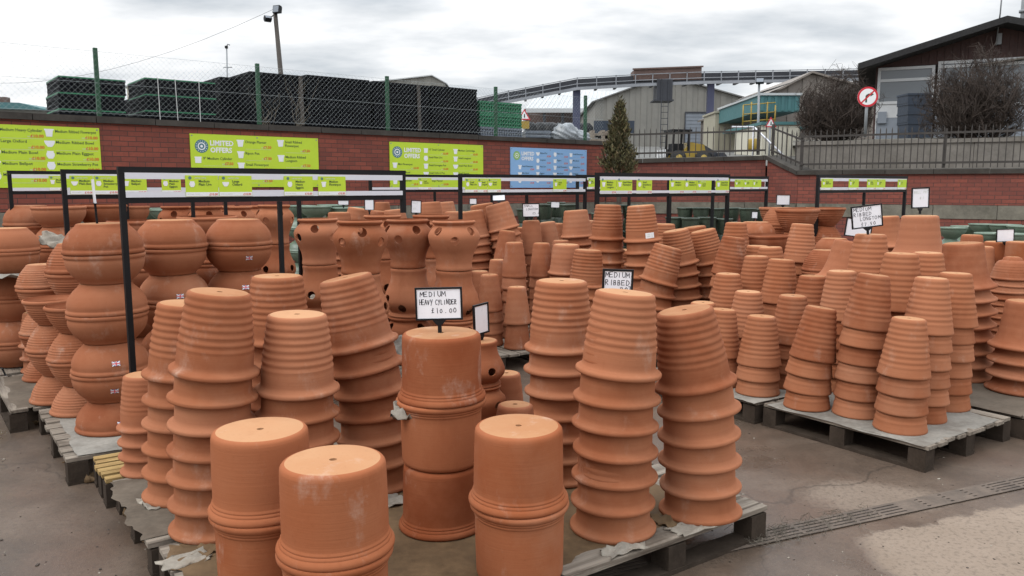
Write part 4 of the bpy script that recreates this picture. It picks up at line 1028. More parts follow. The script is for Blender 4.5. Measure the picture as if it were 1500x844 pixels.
notice(778, 308, 25, 20, 8.5, ['SMALL', ' LONGTOM', '   \u00a35.00'], 'little notice on the smooth pots in the middle', 0, -1, .03, .14, lay=[(.1, .74), (.12, .5), (.3, .2)])
notice(1147, 293, 20, 15, 9.2, [], 'blank little notice above the bowl pile', 0, 1, .03)
notice(731, 289, 19, 10, 8.3, [], 'blank slip notice on the tipped smooth pot', 0, -3, .02, pitch=-30)
notice(609, 303, 15, 19, 9.5, ['POT', '', '\u00a35'], 'grey notice right of the nearest frame end', 0, 2, .10, .12, faint=True, lay=[(.2, .7), (.2, .5), (.2, .3)])
notice(1473, 345, 26, 19, 7.3, [], 'blank notice before the far right green pots', 0, -2, .03)
notice(693, 295, 11, 9, 9.4, [], 'tiny blank notice under the front of the middle frame', 0, 0, .03)
notice(813, 300, 13, 9, 11.4, [], 'tiny notice on the glazed pots under the blue board', 0, 2, .03)
notice(980, 296, 6, 11, 10.6, [], 'tiny upright tag right of the double frame divider', 0, 2, .05)
notice(1105, 315, 9, 10, 11.6, [], 'tiny tag before the glazed pots at right', 0, 2, .06)
notice(541, 274 + 26, 14, 16, 9.4, [], 'plain white notice behind the frame end post', 0, 0, .06)
notice(503, 297, 16, 7, 10.8, [], 'small white slip over the green bowls', 0, 0, .04)
p = at(140, 306, 4.66); mb = MB(); mb.box(-.006, .006, -.02, .02, -.13, .03); mb.box(-.009, .009, -.14, .14, .03, .035); 
mb.box(-.004, .004, -.15, .15, .035, .17, 1)
o = mb.build('price_notice', ['black', 'board'], None, (p.x, p.y, p.z + .0)); o.rotation_euler = (0, R(-2), R(29)); tag(o, 'notice seen edge-on standing on the front bowl column', 'notice', 'white notices on black stakes')
# ---------------------------------------------------------------- walls round the yard
V2 = lambda x, y: Vector((x, y, 0))
WL0, WL1 = V2(-9.9, 8.58), V2(2.12, 18.2)
WM1 = V2(5.55, 17.6); WR0 = V2(5.88, 16.5); WR1 = V2(12.0, 12.95)
def wall_frame(p0, p1):
    d = (p1 - p0); L = d.length; d.normalize(); return L, d, math.atan2(d.y, d.x)
def brick_wall(name, p0, p1, ztop, label, mat='brick', band=True, cop=.11, zend=None, copm='coping'):
    L, d, a = wall_frame(p0, p1); zend = zend or ztop
    root = empty(name, p0, a, label, 'wall')
    mb = MB(); zt, ze = ztop - cop, zend - cop
    if band:
        mb.box(0, L, 0, .30, 0, .98); mb.add([(0, 0, 1.24), (L, 0, 1.24), (L, 0, ze), (0, 0, zt), (0, .3, 1.24), (L, .3, 1.24), (L, .3, ze), (0, .3, zt)], [(0, 1, 2, 3), (7, 6, 5, 4), (3, 2, 6, 7), (0, 3, 7, 4), (1, 5, 6, 2), (0, 4, 5, 1)])
    else:
        mb.add([(0, 0, 0), (L, 0, 0), (L, 0, ze), (0, 0, zt), (0, .3, 0), (L, .3, 0), (L, .3, ze), (0, .3, zt)], [(0, 1, 2, 3), (7, 6, 5, 4), (3, 2, 6, 7), (0, 3, 7, 4), (1, 5, 6, 2), (0, 4, 5, 1)])
    mb.build('brickwork', mat, root)
    r = random.Random(int(L * 100))
    if band:
        mb = MB(); x = 0
        while x < L - .01:
            w = min(L - x, r.uniform(.5, 1.1)); e = r.uniform(0, .02); mb.box(x + .004, x + w - .004, -.012 - e, .295, .981, 1.239 - r.uniform(0, .008)); x += w
        mb.build('stone_band', 'stone', root)
    mb = MB(); x = -.02
    while x < L:
        w = min(L + .02 - x, r.uniform(.75, .95)); j = r.uniform(-.006, .006)
        za, zb_ = zt + (ze - zt) * x / L, zt + (ze - zt) * (x + w) / L
        mb.add([(x + .005, -.045, za + .001), (x + w - .005, -.045, zb_ + .001), (x + w - .005, .34, zb_ + .001), (x + .005, .34, za + .001), (x + .005, -.045, za + cop - .02 + j), (x + w - .005, -.045, zb_ + cop - .02 + j), (x + w - .005, .34, zb_ + cop + j), (x + .005, .34, za + cop + j)],
               [(3, 2, 1, 0), (4, 5, 6, 7), (0, 1, 5, 4), (1, 2, 6, 5), (2, 3, 7, 6), (3, 0, 4, 7)])
        x += w
    mb.build('coping', copm, root)
    return root, L, d, a
wl, WLL, WLD, WLA = brick_wall('brick_wall', WL0, WL1, 2.61, 'long red brick wall carrying the offer boards and green fence')
wm, WML, WMD, WMA = brick_wall('brick_wall', WL1 + V2(.02, .0), WM1, 2.20, 'lower red brick wall behind the conifer, iron railing on top', 'brick2', zend=2.27)
brick_wall('brick_wall', WM1 + V2(.03, -.02), WR0 + V2(.0, .02), 2.27, 'short brick wall sloping down beside the steps', 'brick2', zend=1.93)
wr, WRL, WRD, WRA = brick_wall('brick_wall', WR0, WR1, 1.93, 'low brick wall with mossy stone band at right', 'brick2')
def wall_x(p0, d, px):
    lo, hi = -6.0, 30.0
    for _ in range(50):
        m = (lo + hi) / 2; q = p0 + d * m; zc = q.y * math.cos(PITCH) + .0
        if 750 + FPX * q.x / zc < px: lo = m
        else: hi = m
    return lo
# ---------------------------------------------------------------- offer boards
def board(px0, px1, pyt, pyb, label, mat, pxref=None):
    x0, x1 = wall_x(WL0, WLD, px0), wall_x(WL0, WLD, px1)
    ref = px1 if pxref is None else pxref
    q = WL0 + WLD * wall_x(WL0, WLD, ref)
    zt, zb = at(ref, pyt, q.y).z, at(ref, pyb, q.y).z
    p = WL0 + WLD * x0
    root = empty('offer_board', (p.x, p.y, zb), WLA, label, 'sign board')
    W, H = x1 - x0, zt - zb
    mb = MB(); mb.box(0, W, -.020, -.002, 0, H); mb.build('panel', mat, root)
    for bx in (.03, W * .5, W - .03):
        for bz in (.03, H - .03): mb = MB(); mb.disc((bx, bz), .012, -.0222, 0, 10); mb.build('fixing', 'signpost', root)
    return root, W, H
YF = -.0215
def badge(root, cx, cz, r, m='badge'):
    mb = MB(); mb.disc((cx, cz), r, YF, 0, 36, r * .58); mb.disc((cx, cz), r * .58, YF - .0001, 1, 30); mb.disc((cx, cz), r * .42, YF - .0008, 0, 30, r * .2)
    for i in range(14):
        a = 2 * math.pi * i / 14; mb.disc((cx + math.cos(a) * r * .79, cz + math.sin(a) * r * .79), r * .07, YF - .0008, 1, 6)
    mb.build('badge', [m, 'white'], root)
def header(root, x, z, h, w, mi='white'):
    mb = MB(); put_text(mb, 'LIMITED', x, z + h * .56, h * .56, YF, 0, .032, w * 1.12, sx=.95); put_text(mb, 'OFFERS', x, z, h * .56, YF, 0, .032, w * 1.08, sx=.95)
    mb.build('heading', [mi], root)
def entry(root, x, z, w, lines, price, h, shape, H0, ink='ink', red='redprint'):
    mb = MB()
    for i, l in enumerate(lines): put_text(mb, l, x, z - i * h * 1.05, h, YF, 0, .012, w * .94)
    zz = z - h * (1.25 + 1.05 * (len(lines) - 1)) - h * .1
    put_text(mb, price, x + w * .97, zz, h * 1.0, YF, 1, .03, None, 'R', 1.05)
    put_text(mb, 'NOW', x + w * .60, zz, h * .5, YF, 2, 0)
    mb.rect(x, x + w * .95, zz - h * .35, zz - h * .30, YF, 2)
    mb.build('lettering', [ink, red, 'greyprint'], root)
    mb = MB(); pot_icon(mb, x - h * 1.35, z - h * .1, h * 1.9, YF, 0, shape); mb.build('pot_icon', 'white', root)
r1, W, H = board(-185, 150, 188, 275, 'largest lime board on the wall, cut by the left edge', 'lime')
b0 = WL0 + WLD * wall_x(WL0, WLD, -185)
X = lambda px: wall_x(WL0, WLD, px) - wall_x(WL0, WLD, -185)
cA = (X(6), X(71)); cB = (X(86), X(149))
for i, (t, p) in enumerate(((['Medium Heavy Cylinder'], 'cyl'), (['Large Oxford'], 'bowl'), (['Medium Plain Bowl'], 'bowl'), (['Medium Bellpot'], 'pot'), (['Medium Plain Urn'], 'urn'))):
    entry(r1, cA[0], H * (.90 - .178 * i), cA[1] - cA[0], t, '\u00a310.00', H * .066, p, H)
for i, (t, p) in enumerate(((['Medium Ribbed Flowerpot'], 'pot'), (['Medium Ribbed Bowl'], 'bowl'), (['Medium Plain Eggpot'], 'urn'), (['Medium Strawberry Pot'], 'urn'))):
    entry(r1, cB[0], H * (.90 - .178 * i), cB[1] - cB[0], t, '\u00a310.00', H * .066, p, H)
badge(r1, X(-150), H * .82, H * .12); header(r1, X(-125), H * .72, H * .24, X(-40) - X(-125))
r2, W, H = board(281, 467, 203, 274, 'lime offer board above the nearest frame', 'lime')
X = lambda px: wall_x(WL0, WLD, px) - wall_x(WL0, WLD, 281)
badge(r2, X(297.5), H * .77, H * .125); header(r2, X(310), H * .66, H * .235, X(345) - X(310))
entry(r2, X(299), H * .52, X(344) - X(299), ['9" Medium Cylinder'], '\u00a37.50', H * .07, 'cyl', H)
for i, (t, p) in enumerate((('Orange Planter', 'pot'), ('Ripon Pot', 'pot'), ('Small Flowerpot', 'pot'), ('Small Plain Eggpot', 'urn'))): entry(r2, X(361), H * (.855 - .22 * i), X(400) - X(361), [t], '\u00a37.50', H * .07, p, H)
for i, (t, p) in enumerate(((['Small Ribbed', 'Flowerpot'], 'pot'), (['Medium Ribbed', 'Longtom'], 'pot'))): entry(r2, X(419), H * (.88 - .30 * i), X(456) - X(419), t, '\u00a37.50', H * .07, p, H)
r3, W, H = board(571, 707, 213, 275, 'lime offer board left of the blue one', 'lime')
X = lambda px: wall_x(WL0, WLD, px) - wall_x(WL0, WLD, 571)
badge(r3, X(582), H * .78, H * .125); header(r3, X(592), H * .66, H * .23, X(617) - X(592))
for i, (t, p) in enumerate((('Mini Flowerpot', 'pot'), ('Ribbed Bowl', 'bowl'), ('Small Cylinder', 'cyl'))): entry(r3, X(583), H * (.50 - .18 * i), X(614) - X(583), [t], '\u00a35.00', H * .06, p, H)
for i, (t, p) in enumerate((('10" Small Cylinder', 'cyl'), ('Small Plain Urn', 'urn'), ('Small Farmgate Pot', 'pot'), ('Small Oxford Pot', 'bowl'), ('Orange Planter', 'pot'))): entry(r3, X(628), H * (.84 - .175 * i), X(657) - X(628), [t], '\u00a35.00', H * .06, p, H)
for i, (t, p) in enumerate((('Medium Cambridge', 'pot'), ('Small Longtom', 'pot'), ('Small Plain Bowl', 'bowl'), ('Small Saucer', 'bowl'))): entry(r3, X(671), H * (.84 - .175 * i), X(700) - X(671), [t], '\u00a35.00', H * .06, p, H)
r4, W, H = board(747, 858, 220, 275, 'pale blue offer board at the right end of the wall', 'blueprint')
X = lambda px: wall_x(WL0, WLD, px) - wall_x(WL0, WLD, 747)
badge(r4, X(756), H * .80, H * .11, 'badgegreen'); header(r4, X(763), H * .69, H * .22, X(783) - X(763))
names = ['Small Flowerpot', 'Mini Bowl', 'Ribbed Pot', 'Longtom', 'Plain Urn', 'Eggpot']
for c, (a, b) in enumerate(((764, 782), (790, 806), (815, 831), (838, 855))):
    for i in range(3 if c == 0 else 5): entry(r4, X(a), H * ((.52 if c == 0 else .86) - .17 * i), X(b) - X(a), [names[(c * 2 + i) % 6]], '\u00a32.50', H * .055, ['pot', 'bowl', 'urn', 'cyl'][(c + i) % 4], H)
# ---------------------------------------------------------------- chain link fence on the long wall
root = empty('chain_link_fence', WL0, WLA, 'green posted chain link fence along the top of the long wall', 'fence')
zf0, zf1 = 2.63, 3.525
for px in (-75, 155, 388, 575, 732, 862):
    x = wall_x(WL0, WLD, px); mb = MB(); mb.box(x - .028, x + .028, .10, .106, 2.60, zf1 + .05); mb.box(x - .028, x - .022, .1065, .156, 2.60, zf1 + .05); mb.build('post', 'fencegreen', root)
mb = MB(); L = WLL; sp_ = .082; hgt = zf1 - zf0; wr_ = .0011
n = int((L + hgt) / sp_)
for i in range(n):
    for sgn in (1, -1):
        x = -hgt + i * sp_; a, b = (x, x + hgt)
        za, zb_ = zf0, zf1
        if a < 0: za = zf0 - a; a = 0
        if b > L: zb_ = zf1 - (b - L); b = L
        if b <= a: continue
        A_, B_ = (a, za), (b, zb_)
        if sgn < 0: A_, B_ = (a, zf0 + zf1 - za), (b, zf0 + zf1 - zb_)
        mb.tube([(A_[0], .094 + .002 * sgn, A_[1]), (B_[0], .094 + .002 * sgn, B_[1])], wr_, 3, 0, False)
for z_ in (zf0 + .02, (zf0 + zf1) / 2, zf1): mb.tube([(0, .096, z_), (L, .096, z_)], .002, 3)
mb.build('wire_mesh', 'wire', root)
# dead stems climbing the wire
for (px, py, h, lab) in ((446, 178, 1.0, 'dry stem climbing the fence by the brown lath'), (405, 176, .8, 'dry stem behind the green fence post')):
    q = WL0 + WLD * wall_x(WL0, WLD, px); rr_ = random.Random(px); mb = MB()
    for k in range(9):
        x = rr_.uniform(-.1, .1); pts = [(x, .30, 2.60)]
        for s_ in range(5): pts.append((pts[-1][0] + rr_.uniform(-.12, .12), .29 + rr_.uniform(0, .04), pts[-1][2] + h * rr_.uniform(.1, .2)))
        mb.tube(pts, [.006, .005, .004, .003, .002, .0015], 4)
    tag(mb.build('dry_stem', 'twig2', None, (q.x, q.y, 0), WLA), lab, 'plant')
# ---------------------------------------------------------------- stacks of plastic crates behind the fence
def crate_stack(pxl, pxr, pyt, Y, tiers, label, mats, straps=(), depth=1.15, z0=2.07, lath=None):
    A_ = at(pxl, pyt, Y); d = WLD
    lo, hi = .05, 6.0
    for _ in range(40):
        m = (lo + hi) / 2; q = A_ + d * m
        if 750 + FPX * q.x / (q.y * math.cos(PITCH)) < pxr: lo = m
        else: hi = m
    W = lo; H = A_.z - z0; th = H / tiers
    root = empty('crate_stack', (A_.x, A_.y, z0), WLA, label, 'crate stack', 'stacks of black plastic crates behind the fence')
    r = random.Random(int(pxl))
    for t in range(tiers):
        mb = MB(); a, b = t * th, (t + 1) * th - .004; ins = .03; g = r.uniform(-.012, .012)
        mb.box(ins + g, W - ins + g, ins, depth - ins, a, b - .05, 0)
        mb.box(g, W + g, 0, depth, b - .045, b - .0225, 0); mb.box(g, W + g, 0, depth, b - .022, b, 1)
        mb.box(g, W + g, 0, depth, a + .002, a + .035, 0)
        m = max(4, int(W / .07))
        for k in range(m + 1):
            x = ins + (W - 2 * ins) * k / m; mb.box(x - .012 + g, x + .012 + g, .006, ins + .001, a + .036, b - .046, 0)
        m = max(4, int(depth / .07))
        for k in range(m + 1):
            y = ins + (depth - 2 * ins) * k / m
            mb.box(.006 + g, ins + .001 + g, y - .012, y + .012, a + .036, b - .046, 0); mb.box(W - ins - .001 + g, W - .006 + g, y - .012, y + .012, a + .036, b - .046, 0)
        for zz in (.33, .66):
            zc = a + (b - a) * zz; mb.box(.003 + g, W - .003 + g, .003, ins, zc - .012, zc + .012, 0); mb.box(.003 + g, ins + g, .003, depth - .003, zc - .012, zc + .012, 0)
        gr = mats[min(t, len(mats) - 1)]
        mb.build('crate_tier', gr, root)
    for s_ in straps:
        mb = MB(); x = W * s_; x2 = x + r.uniform(-.04, .04); mb.bar((x, -.012, H + .006), (x2, -.012, 0), .011, .004, 0, (0, 1, 0)); mb.bar((x, -.012, H + .006), (x, depth, H + .006), .011, .004); mb.build('strap', 'strap', root)
    if lath:
        mb = MB(); x = W * lath; mb.bar((x, -.03, H - .02), (x + .02, -.03, H * .42), .07, .03, 0, (0, 1, 0)); mb.build('lath', 'lath', root)
    return root
KG, KB, KW = ['crate', 'crategreen'], ['crate', 'crate'], ['cratewrap', 'crategreen']
crate_stack(84, 192, 110, 13.2, 5, 'leftmost crate stack with green rims behind the fence', [KB, KB, KG, KG, KG])
crate_stack(211, 322, 113, 13.9, 5, 'green rimmed crate stack tied with white straps', [KB, KB, KG, KG, KG], (.18, .42, .76))
crate_stack(196, 210, 142, 15.6, 2, 'low dark stack between the two green rimmed stacks', [KB, KB], z0=2.1)
crate_stack(322, 388, 112, 15.2, 5, 'black crate stack right of the strapped stack', [KB])
crate_stack(366, 447, 104, 14.9, 6, 'tallest black crate stack, beside the second fence post', [KB], lath=.96)
crate_stack(449, 545, 109, 15.6, 6, 'black crate stack right of the brown lath', [KB])
crate_stack(547, 631, 118, 16.6, 6, 'black crate stack at the third fence post', [KB], lath=.78)
crate_stack(633, 700, 125, 17.4, 6, 'last black crate stack before the green topped one', [KB])
crate_stack(703, 765, 147, 18.3, 5, 'wrapped grey crate stack with bright green top layers', [['cratewrap', 'cratewrap'], ['cratewrap', 'cratewrap'], ['cratewrap', 'cratewrap'], ['crategreen', 'crategreen'], ['crategreen', 'crategreen']], depth=1.2)
# ---------------------------------------------------------------- upper ground
def hgt_f(x, y): return 2.05 + max(0, y - 20) * .058
M['asphalt'] = plain('worn_grey_asphalt', (.12, .115, .105), .9, .3, .8, dirt=(.07, .065, .06))
M['bankgrass'] = plain('rough_bank_soil', (.095, .086, .066), .95, .5, 1.2)
mb = MB()
front = [WL0 + WLD * t for t in (-9, 0, 4, 8, 12, WLL)] + [WL1 + WMD * t for t in (1.2, 2.4, WML)] + [WR0 + V2(.2, .35), WR0 + WRD * 2 + V2(0, .35), WR1 + V2(0, .35), WR1 + V2(8, -4)]
rows = [0, 3, 8, 18, 45, 120, 700]
for i, p in enumerate(front):
    dv = Vector((p.x, p.y, 0)).normalized()
    for k in rows:
        q = p + dv * (k + .28); z_ = hgt_f(q.x, q.y)
        if i >= 9 and k < 2: z_ = 1.80
        elif i >= 9 and k < 4: z_ = 1.82
        mb.v.append((q.x, q.y, min(z_, 9)))
nr = len(rows)
for i in range(len(front) - 1):
    for k in range(nr - 1): mb.f.append([i * nr + k, (i + 1) * nr + k, (i + 1) * nr + k + 1, i * nr + k + 1]); mb.m.append(0); mb.sm.append(True)
tag(mb.build('terrain', 'asphalt'), kind='structure')
# concrete retaining wall and bank behind the right wall
CR0, CR1 = V2(6.05, 17.2), V2(13.2, 14.2)
L, d, a = wall_frame(CR0, CR1)
root = empty('retaining_wall', CR0, a, 'grey concrete retaining wall behind the iron railing at right', 'wall')
mb = MB(); n = 7
for i in range(n): mb.box(L * i / n + .004, L * (i + 1) / n - .004, 0, .2, 1.6, 2.45); 
mb.build('wall_panels', 'concrete', root)
mb = MB(); mb.box(-.01, L, -.03, .24, 2.451, 2.53); mb.build('coping', 'concrete', root)
mb = MB()
fr = [CR0 + V2(-.0, .2), CR0 + d * 2 + V2(0, .2), CR0 + d * 4 + V2(0, .2), CR1 + V2(0, .2), CR1 + V2(6, -3)]
rw = [(0, 2.48), (2, 2.55), (7, 2.90), (9.5, 3.05), (40, 3.4)]
for p in fr:
    dv = Vector((p.x, p.y, 0)).normalized()
    for k, z_ in rw: q = p + dv * k; mb.v.append((q.x, q.y, z_ + .03 * math.sin(q.x * 3)))
for i in range(len(fr) - 1):
    for k in range(len(rw) - 1): mb.f.append([i * 5 + k, (i + 1) * 5 + k, (i + 1) * 5 + k + 1, i * 5 + k + 1]); mb.m.append(0); mb.sm.append(True)
tag(mb.build('terrain', 'bankgrass'), kind='structure')
# ---------------------------------------------------------------- iron railings
def railing(p0, p1, z0a, z0b, h, step, label, ext=0, posts=3.0):
    L, d, a = wall_frame(p0, p1); root = empty('iron_railing', p0, a, label, 'railing')
    zz = lambda x: z0a + (z0b - z0a) * x / L
    mb = MB(); x = step * .5; r = random.Random(int(L * 31))
    while x < L:
        z_ = zz(x); j = r.uniform(-.008, .008)
        mb.box(x - .0085, x + .0085, .10, .117, z_ + .002, z_ + h - .05)
        c = [(x - .0085, .10), (x + .0085, .10), (x + .0085, .117), (x - .0085, .117)]
        mb.add([(u, v, z_ + h - .05) for u, v in c] + [(x, .1085, z_ + h)], [(0, 1, 4), (1, 2, 4), (2, 3, 4), (3, 0, 4)])
        x += step + j
    mb.build('bars', 'iron', root)
    for dz in (.10, h - .14):
        mb = MB(); mb.bar((0, .1085, z0a + dz), (L, .1085, z0b + dz), .040, .012, 0, (0, 1, 0)); mb.build('rail', 'iron', root)
    x = 0.02
    while x < L:
        mb = MB(); mb.box(x - .025, x + .025, .12, .17, zz(x) + .001, zz(x) + h - .06); mb.build('post', 'iron', root); x += posts
    return root
railing(WL1 + WMD * .3, WM1, 2.215, 2.275, .66, .125, 'iron railing on the lower wall in front of the yellow loader')
railing(WM1, WR0, 2.275, 1.935, .72, .16, 'short iron railing sloping down with the steps')
railing(WR0, WR1, 1.935, 1.935, .80, .112, 'long iron railing on the low wall at right', posts=2.6)
mb = MB(); P0, P1 = at(1104, 186, 18.6), at(1159, 239, 17.4); mb.tube([P0 - V2(.5, 0), P0, P1], .022, 6); mb.tube([P0, (P0.x, P0.y, 2.1)], .02, 6); mb.tube([P1, (P1.x, P1.y, 1.75)], .02, 6)
tag(mb.build('handrail', 'rail_white'), 'pale handrail sloping down beside the steps', 'handrail')
# ---------------------------------------------------------------- conifer
def conifer(px, pyt, pyb, Y, wpx, label):
    T = at(px, pyt, Y); B = at(px, pyb, Y); root = empty('conifer_tree', (T.x, T.y, 0), 0, label, 'tree')
    Ht = T.z; Rm = wpx / FPX * Y / 2; z0 = 1.70
    mb = MB(); mb.tube([(0, 0, 0), (.02, 0, 1), (0, 0, Ht * .96)], [.07, .055, .008], 8)
    r = random.Random(5); pad = MB()
    for i in range(170):
        t = r.random() ** .8; z_ = z0 + (Ht - z0) * t * .97; rad = Rm * (1 - t) ** .95 * (.75 + .4 * r.random())
        a_ = r.uniform(0, 6.28); e = (rad * math.cos(a_), rad * math.sin(a_), z_ + rad * .7)
        if i % 4 == 0: mb.tube([(0, 0, max(.2, z_ - .1)), (e[0] * .5, e[1] * .5, z_ + rad * .15), e], [.012, .008, .003], 4)
        for k in range(34):
            s_ = r.uniform(.55, 1.05); c = Vector((e[0] * s_, e[1] * s_, z_ - .05 + (rad * .7 + .06) * s_ ** 1.5)) + Vector((r.gauss(0, .035), r.gauss(0, .035), r.gauss(0, .055)))
            l, w_ = r.uniform(.035, .085), r.uniform(.010, .020)
            ax = Vector((math.cos(a_) * .5 + r.gauss(0, .45), math.sin(a_) * .5 + r.gauss(0, .45), 1.0)).normalized()
            sd = ax.cross(Vector((r.gauss(0, 1), r.gauss(0, 1), r.gauss(0, .4)))).normalized()
            pad.add([c - ax * l * .5 - sd * w_ * .5, c - ax * l * .1 + sd * w_, c + ax * l, c - ax * l * .1 - sd * w_], [(0, 1, 2, 3)], r.choice((0, 0, 0, 1, 2)))
    mb.build('trunk', 'bark', root)
    pad.build('foliage', ['leafdark', 'leafbrown', 'leafpale'], root)
M['leafbrown'] = plain('browned_conifer_leaf', (.125, .088, .042), .85, .5, 3); M['leafpale'] = plain('pale_conifer_leaf', (.14, .122, .050), .8, .4, 3)
conifer(908, 149, 255, 16.6, 54, 'slim dark conifer at the end of the long brick wall')
# ---------------------------------------------------------------- bare bushes
def bush(px, py, Y, wpx, hpx, label, seed, stems=26, base_py=None, dens=1.0):
    C = at(px, py, Y); z0 = C.z - .1; W = wpx / FPX * Y / 2; Hh = hpx / FPX * Y; r = random.Random(seed)
    root = empty('bare_bush', (C.x, C.y, z0), 0, label, 'bush'); mb = MB(); tw = MB()
    def grow(p, d, l, rad, lev):
        q = p; pts = [p]; dd_ = d.copy()
        for i in range(3):
            dd_ = (dd_ + Vector((r.gauss(0, .14), r.gauss(0, .14), r.gauss(.03, .10)))).normalized(); q = q + dd_ * l / 3; pts.append(q)
        (mb if lev < 1 else tw).tube(pts, [rad, rad * .9, rad * .8, rad * .65], 3, 0, False)
        if lev >= 3: return
        for k in range((5, 5, 5)[lev]):
            t = r.uniform(.25, 1.0); i = min(2, int(t * 3)); pp = pts[i].lerp(pts[i + 1], t * 3 - i)
            nd = (dd_ + Vector((r.gauss(0, .55), r.gauss(0, .55), r.gauss(.05, .42)))).normalized()
            x = pp + nd * l * .55; e = Vector((x.x / (W * 1.08), x.y / (W * 1.08), (x.z - Hh * .45) / (Hh * .62)))
            if e.length > 1.0 + r.uniform(-.04, .12): nd = (nd - e.normalized() * .8 + Vector((0, 0, .15))).normalized()
            grow(pp, nd, l * r.uniform(.42, .62), rad * .62, lev + 1)
    for i in range(stems):
        a_ = r.uniform(0, 6.28); sp2 = r.uniform(.05, 1.0)
        d = Vector((math.cos(a_) * sp2, math.sin(a_) * sp2, r.uniform(.5, 1.0))).normalized()
        ln = 1 / max(.5, math.sqrt((math.hypot(d.x, d.y) / W) ** 2 + (d.z / Hh) ** 2)) * r.uniform(.62, .92)
        grow(Vector((r.gauss(0, W * .18), r.gauss(0, W * .18), 0)), d, ln, .018, 0)
    mb.build('stems', 'twig', root); tw.build('twigs', 'twig', root)
bush(1221, 214, 23.5, 100, 104, 'round bare bush left of the no right turn sign', 3, 70)
bush(1424, 214, 21.5, 134, 136, 'larger loose bare bush in front of the brown building', 8, 84)
# ---------------------------------------------------------------- poles, lamps, road signs
def pole(pxa, pya, pxb, pyb, Y, ra, rb, label, cat, name, mat, extra=None):
    A_ = at(pxa, pya, Y); B_ = at(pxb, pyb, Y); k = (2.0 - A_.z) / (B_.z - A_.z) if B_.z > 2.0 else 1
    B2 = A_ + (B_ - A_) * k
    root = empty(name, B2, 0, label, cat); mb = MB(); mb.tube([B2 - B2, A_ - B2], [rb, ra], 8); mb.build('pole', mat, root)
    return root, A_ - B2
def floodlight(root, p, w, h, yaw, tilt, mat='black'):
    m4 = Matrix.Translation(p) @ Matrix.Rotation(yaw, 4, 'Z') @ Matrix.Rotation(tilt, 4, 'X'); mb = MB()
    mb.box(-w / 2, w / 2, -.06, .06, -h / 2, h / 2, 0, m4); mb.box(-w / 2 + .02, w / 2 - .02, -.066, -.0605, -h / 2 + .02, h / 2 - .02, 1, m4)
    for k in range(6): x = -w / 2 + w * (k + .5) / 6; mb.box(x - .01, x + .01, .0605, .10, -h / 2 + .02, h / 2 - .02, 0, m4)
    mb.build('floodlight', [mat, 'greypanel'], root)
Y = 27; k = Y / FPX
root, t = pole(403, 18, 411, 105, Y, .07, .10, 'wooden lamp post with two floodlights behind the crate stacks', 'lamp post', 'lamp_post', 'lath')
floodlight(root, t + Vector((.10, -.12, .06)), .26, .24, R(-25), R(-10)); floodlight(root, t + Vector((-.22, -.1, -.22)), .22, .16, R(40), R(-50))
mb = MB(); mb.tube([t + Vector((0, 0, -.05)), t + Vector((-.2, -.08, -.24))], .02, 6); mb.tube([t + Vector((0, 0, -.02)), t + Vector((.1, -.1, .0))], .02, 6); mb.build('bracket', 'black', root)
A_, B_ = at(400, 14, 27), at(-60, 118, 40); pts = []
for i in range(13): s_ = i / 12; q = A_.lerp(B_, s_); q.z -= .9 * 4 * s_ * (1 - s_); pts.append(q)
mb = MB(); mb.tube(pts, .006, 4); tag(mb.build('overhead_cable', 'iron'), 'thin cable running left from the wooden lamp post', 'cable')
root, t = pole(332, 68, 333, 116, 40, .035, .045, 'thin camera mast with crossbar behind the strapped crates', 'mast', 'camera_mast', 'signpost')
mb = MB(); mb.bar(t + Vector((-.2, 0, -1.0)), t + Vector((.22, 0, -1.0)), .04); mb.tube([t, t + Vector((.06, 0, .1)), t + Vector((.16, 0, .06))], .03, 6); mb.build('crossbar', 'signpost', root)
mb = MB(); mb.box(.08, .2, -.06, .06, t.z - .1, t.z + .02); mb.build('camera_head', 'black', root)
root, t = pole(1112, 122, 1110, 214, 36, .05, .07, 'lamp post with one floodlight before the teal building', 'lamp post', 'lamp_post', 'signpost')
floodlight(root, t + Vector((0, -.1, .08)), .34, .24, R(-15), R(-35))
# no right turn
Y = 21; P = at(1271, 142, Y); rad = 14.2 / FPX * Y
root = empty('road_sign', (P.x, P.y, 2.85), R(-8), 'round no right turn sign on a grey post', 'road sign'); cz = P.z - 2.85
mb = MB(); mb.tube([(0, .04, 0), (0, .04, cz + .1)], .04, 8); mb.build('post', 'signpost', root)
mb = MB(); n = 40
poly = [(rad * math.cos(2 * math.pi * i / n), cz + rad * math.sin(2 * math.pi * i / n)) for i in range(n)]
mb.prism(poly, -.012, -.004, 0); mb.disc((0, cz), rad, -.0125, 1, n, rad * .80); mb.disc((0, cz), rad * .80, -.0126, 0, n)
def ribbon(pts, w, y, mi):
    for (a_, b_) in zip(pts, pts[1:]):
        d = Vector((b_[0] - a_[0], b_[1] - a_[1])).normalized(); nn = Vector((-d.y, d.x)) * w / 2; e = d * w * .0
        mb.add([(a_[0] - nn.x, y, cz + a_[1] - nn.y), (b_[0] - nn.x, y, cz + b_[1] - nn.y), (b_[0] + nn.x, y, cz + b_[1] + nn.y), (a_[0] + nn.x, y, cz + a_[1] + nn.y)], [(0, 1, 2, 3)], mi)
rr_ = rad
ribbon([(-.14 * rr_, -.56 * rr_), (-.14 * rr_, .12 * rr_)], .17 * rr_, -.0133, 2); ribbon([(-.14 * rr_, .05 * rr_), (-.02 * rr_, .22 * rr_), (.28 * rr_, .24 * rr_)], .17 * rr_, -.0133, 2)
mb.add([(.25 * rr_, -.0133, cz + .02 * rr_), (.58 * rr_, -.0133, cz + .24 * rr_), (.25 * rr_, -.0133, cz + .46 * rr_)], [(0, 1, 2)], 2)
ribbon([(-.60 * rr_, -.60 * rr_), (.60 * rr_, .60 * rr_)], .15 * rr_, -.0140, 1)
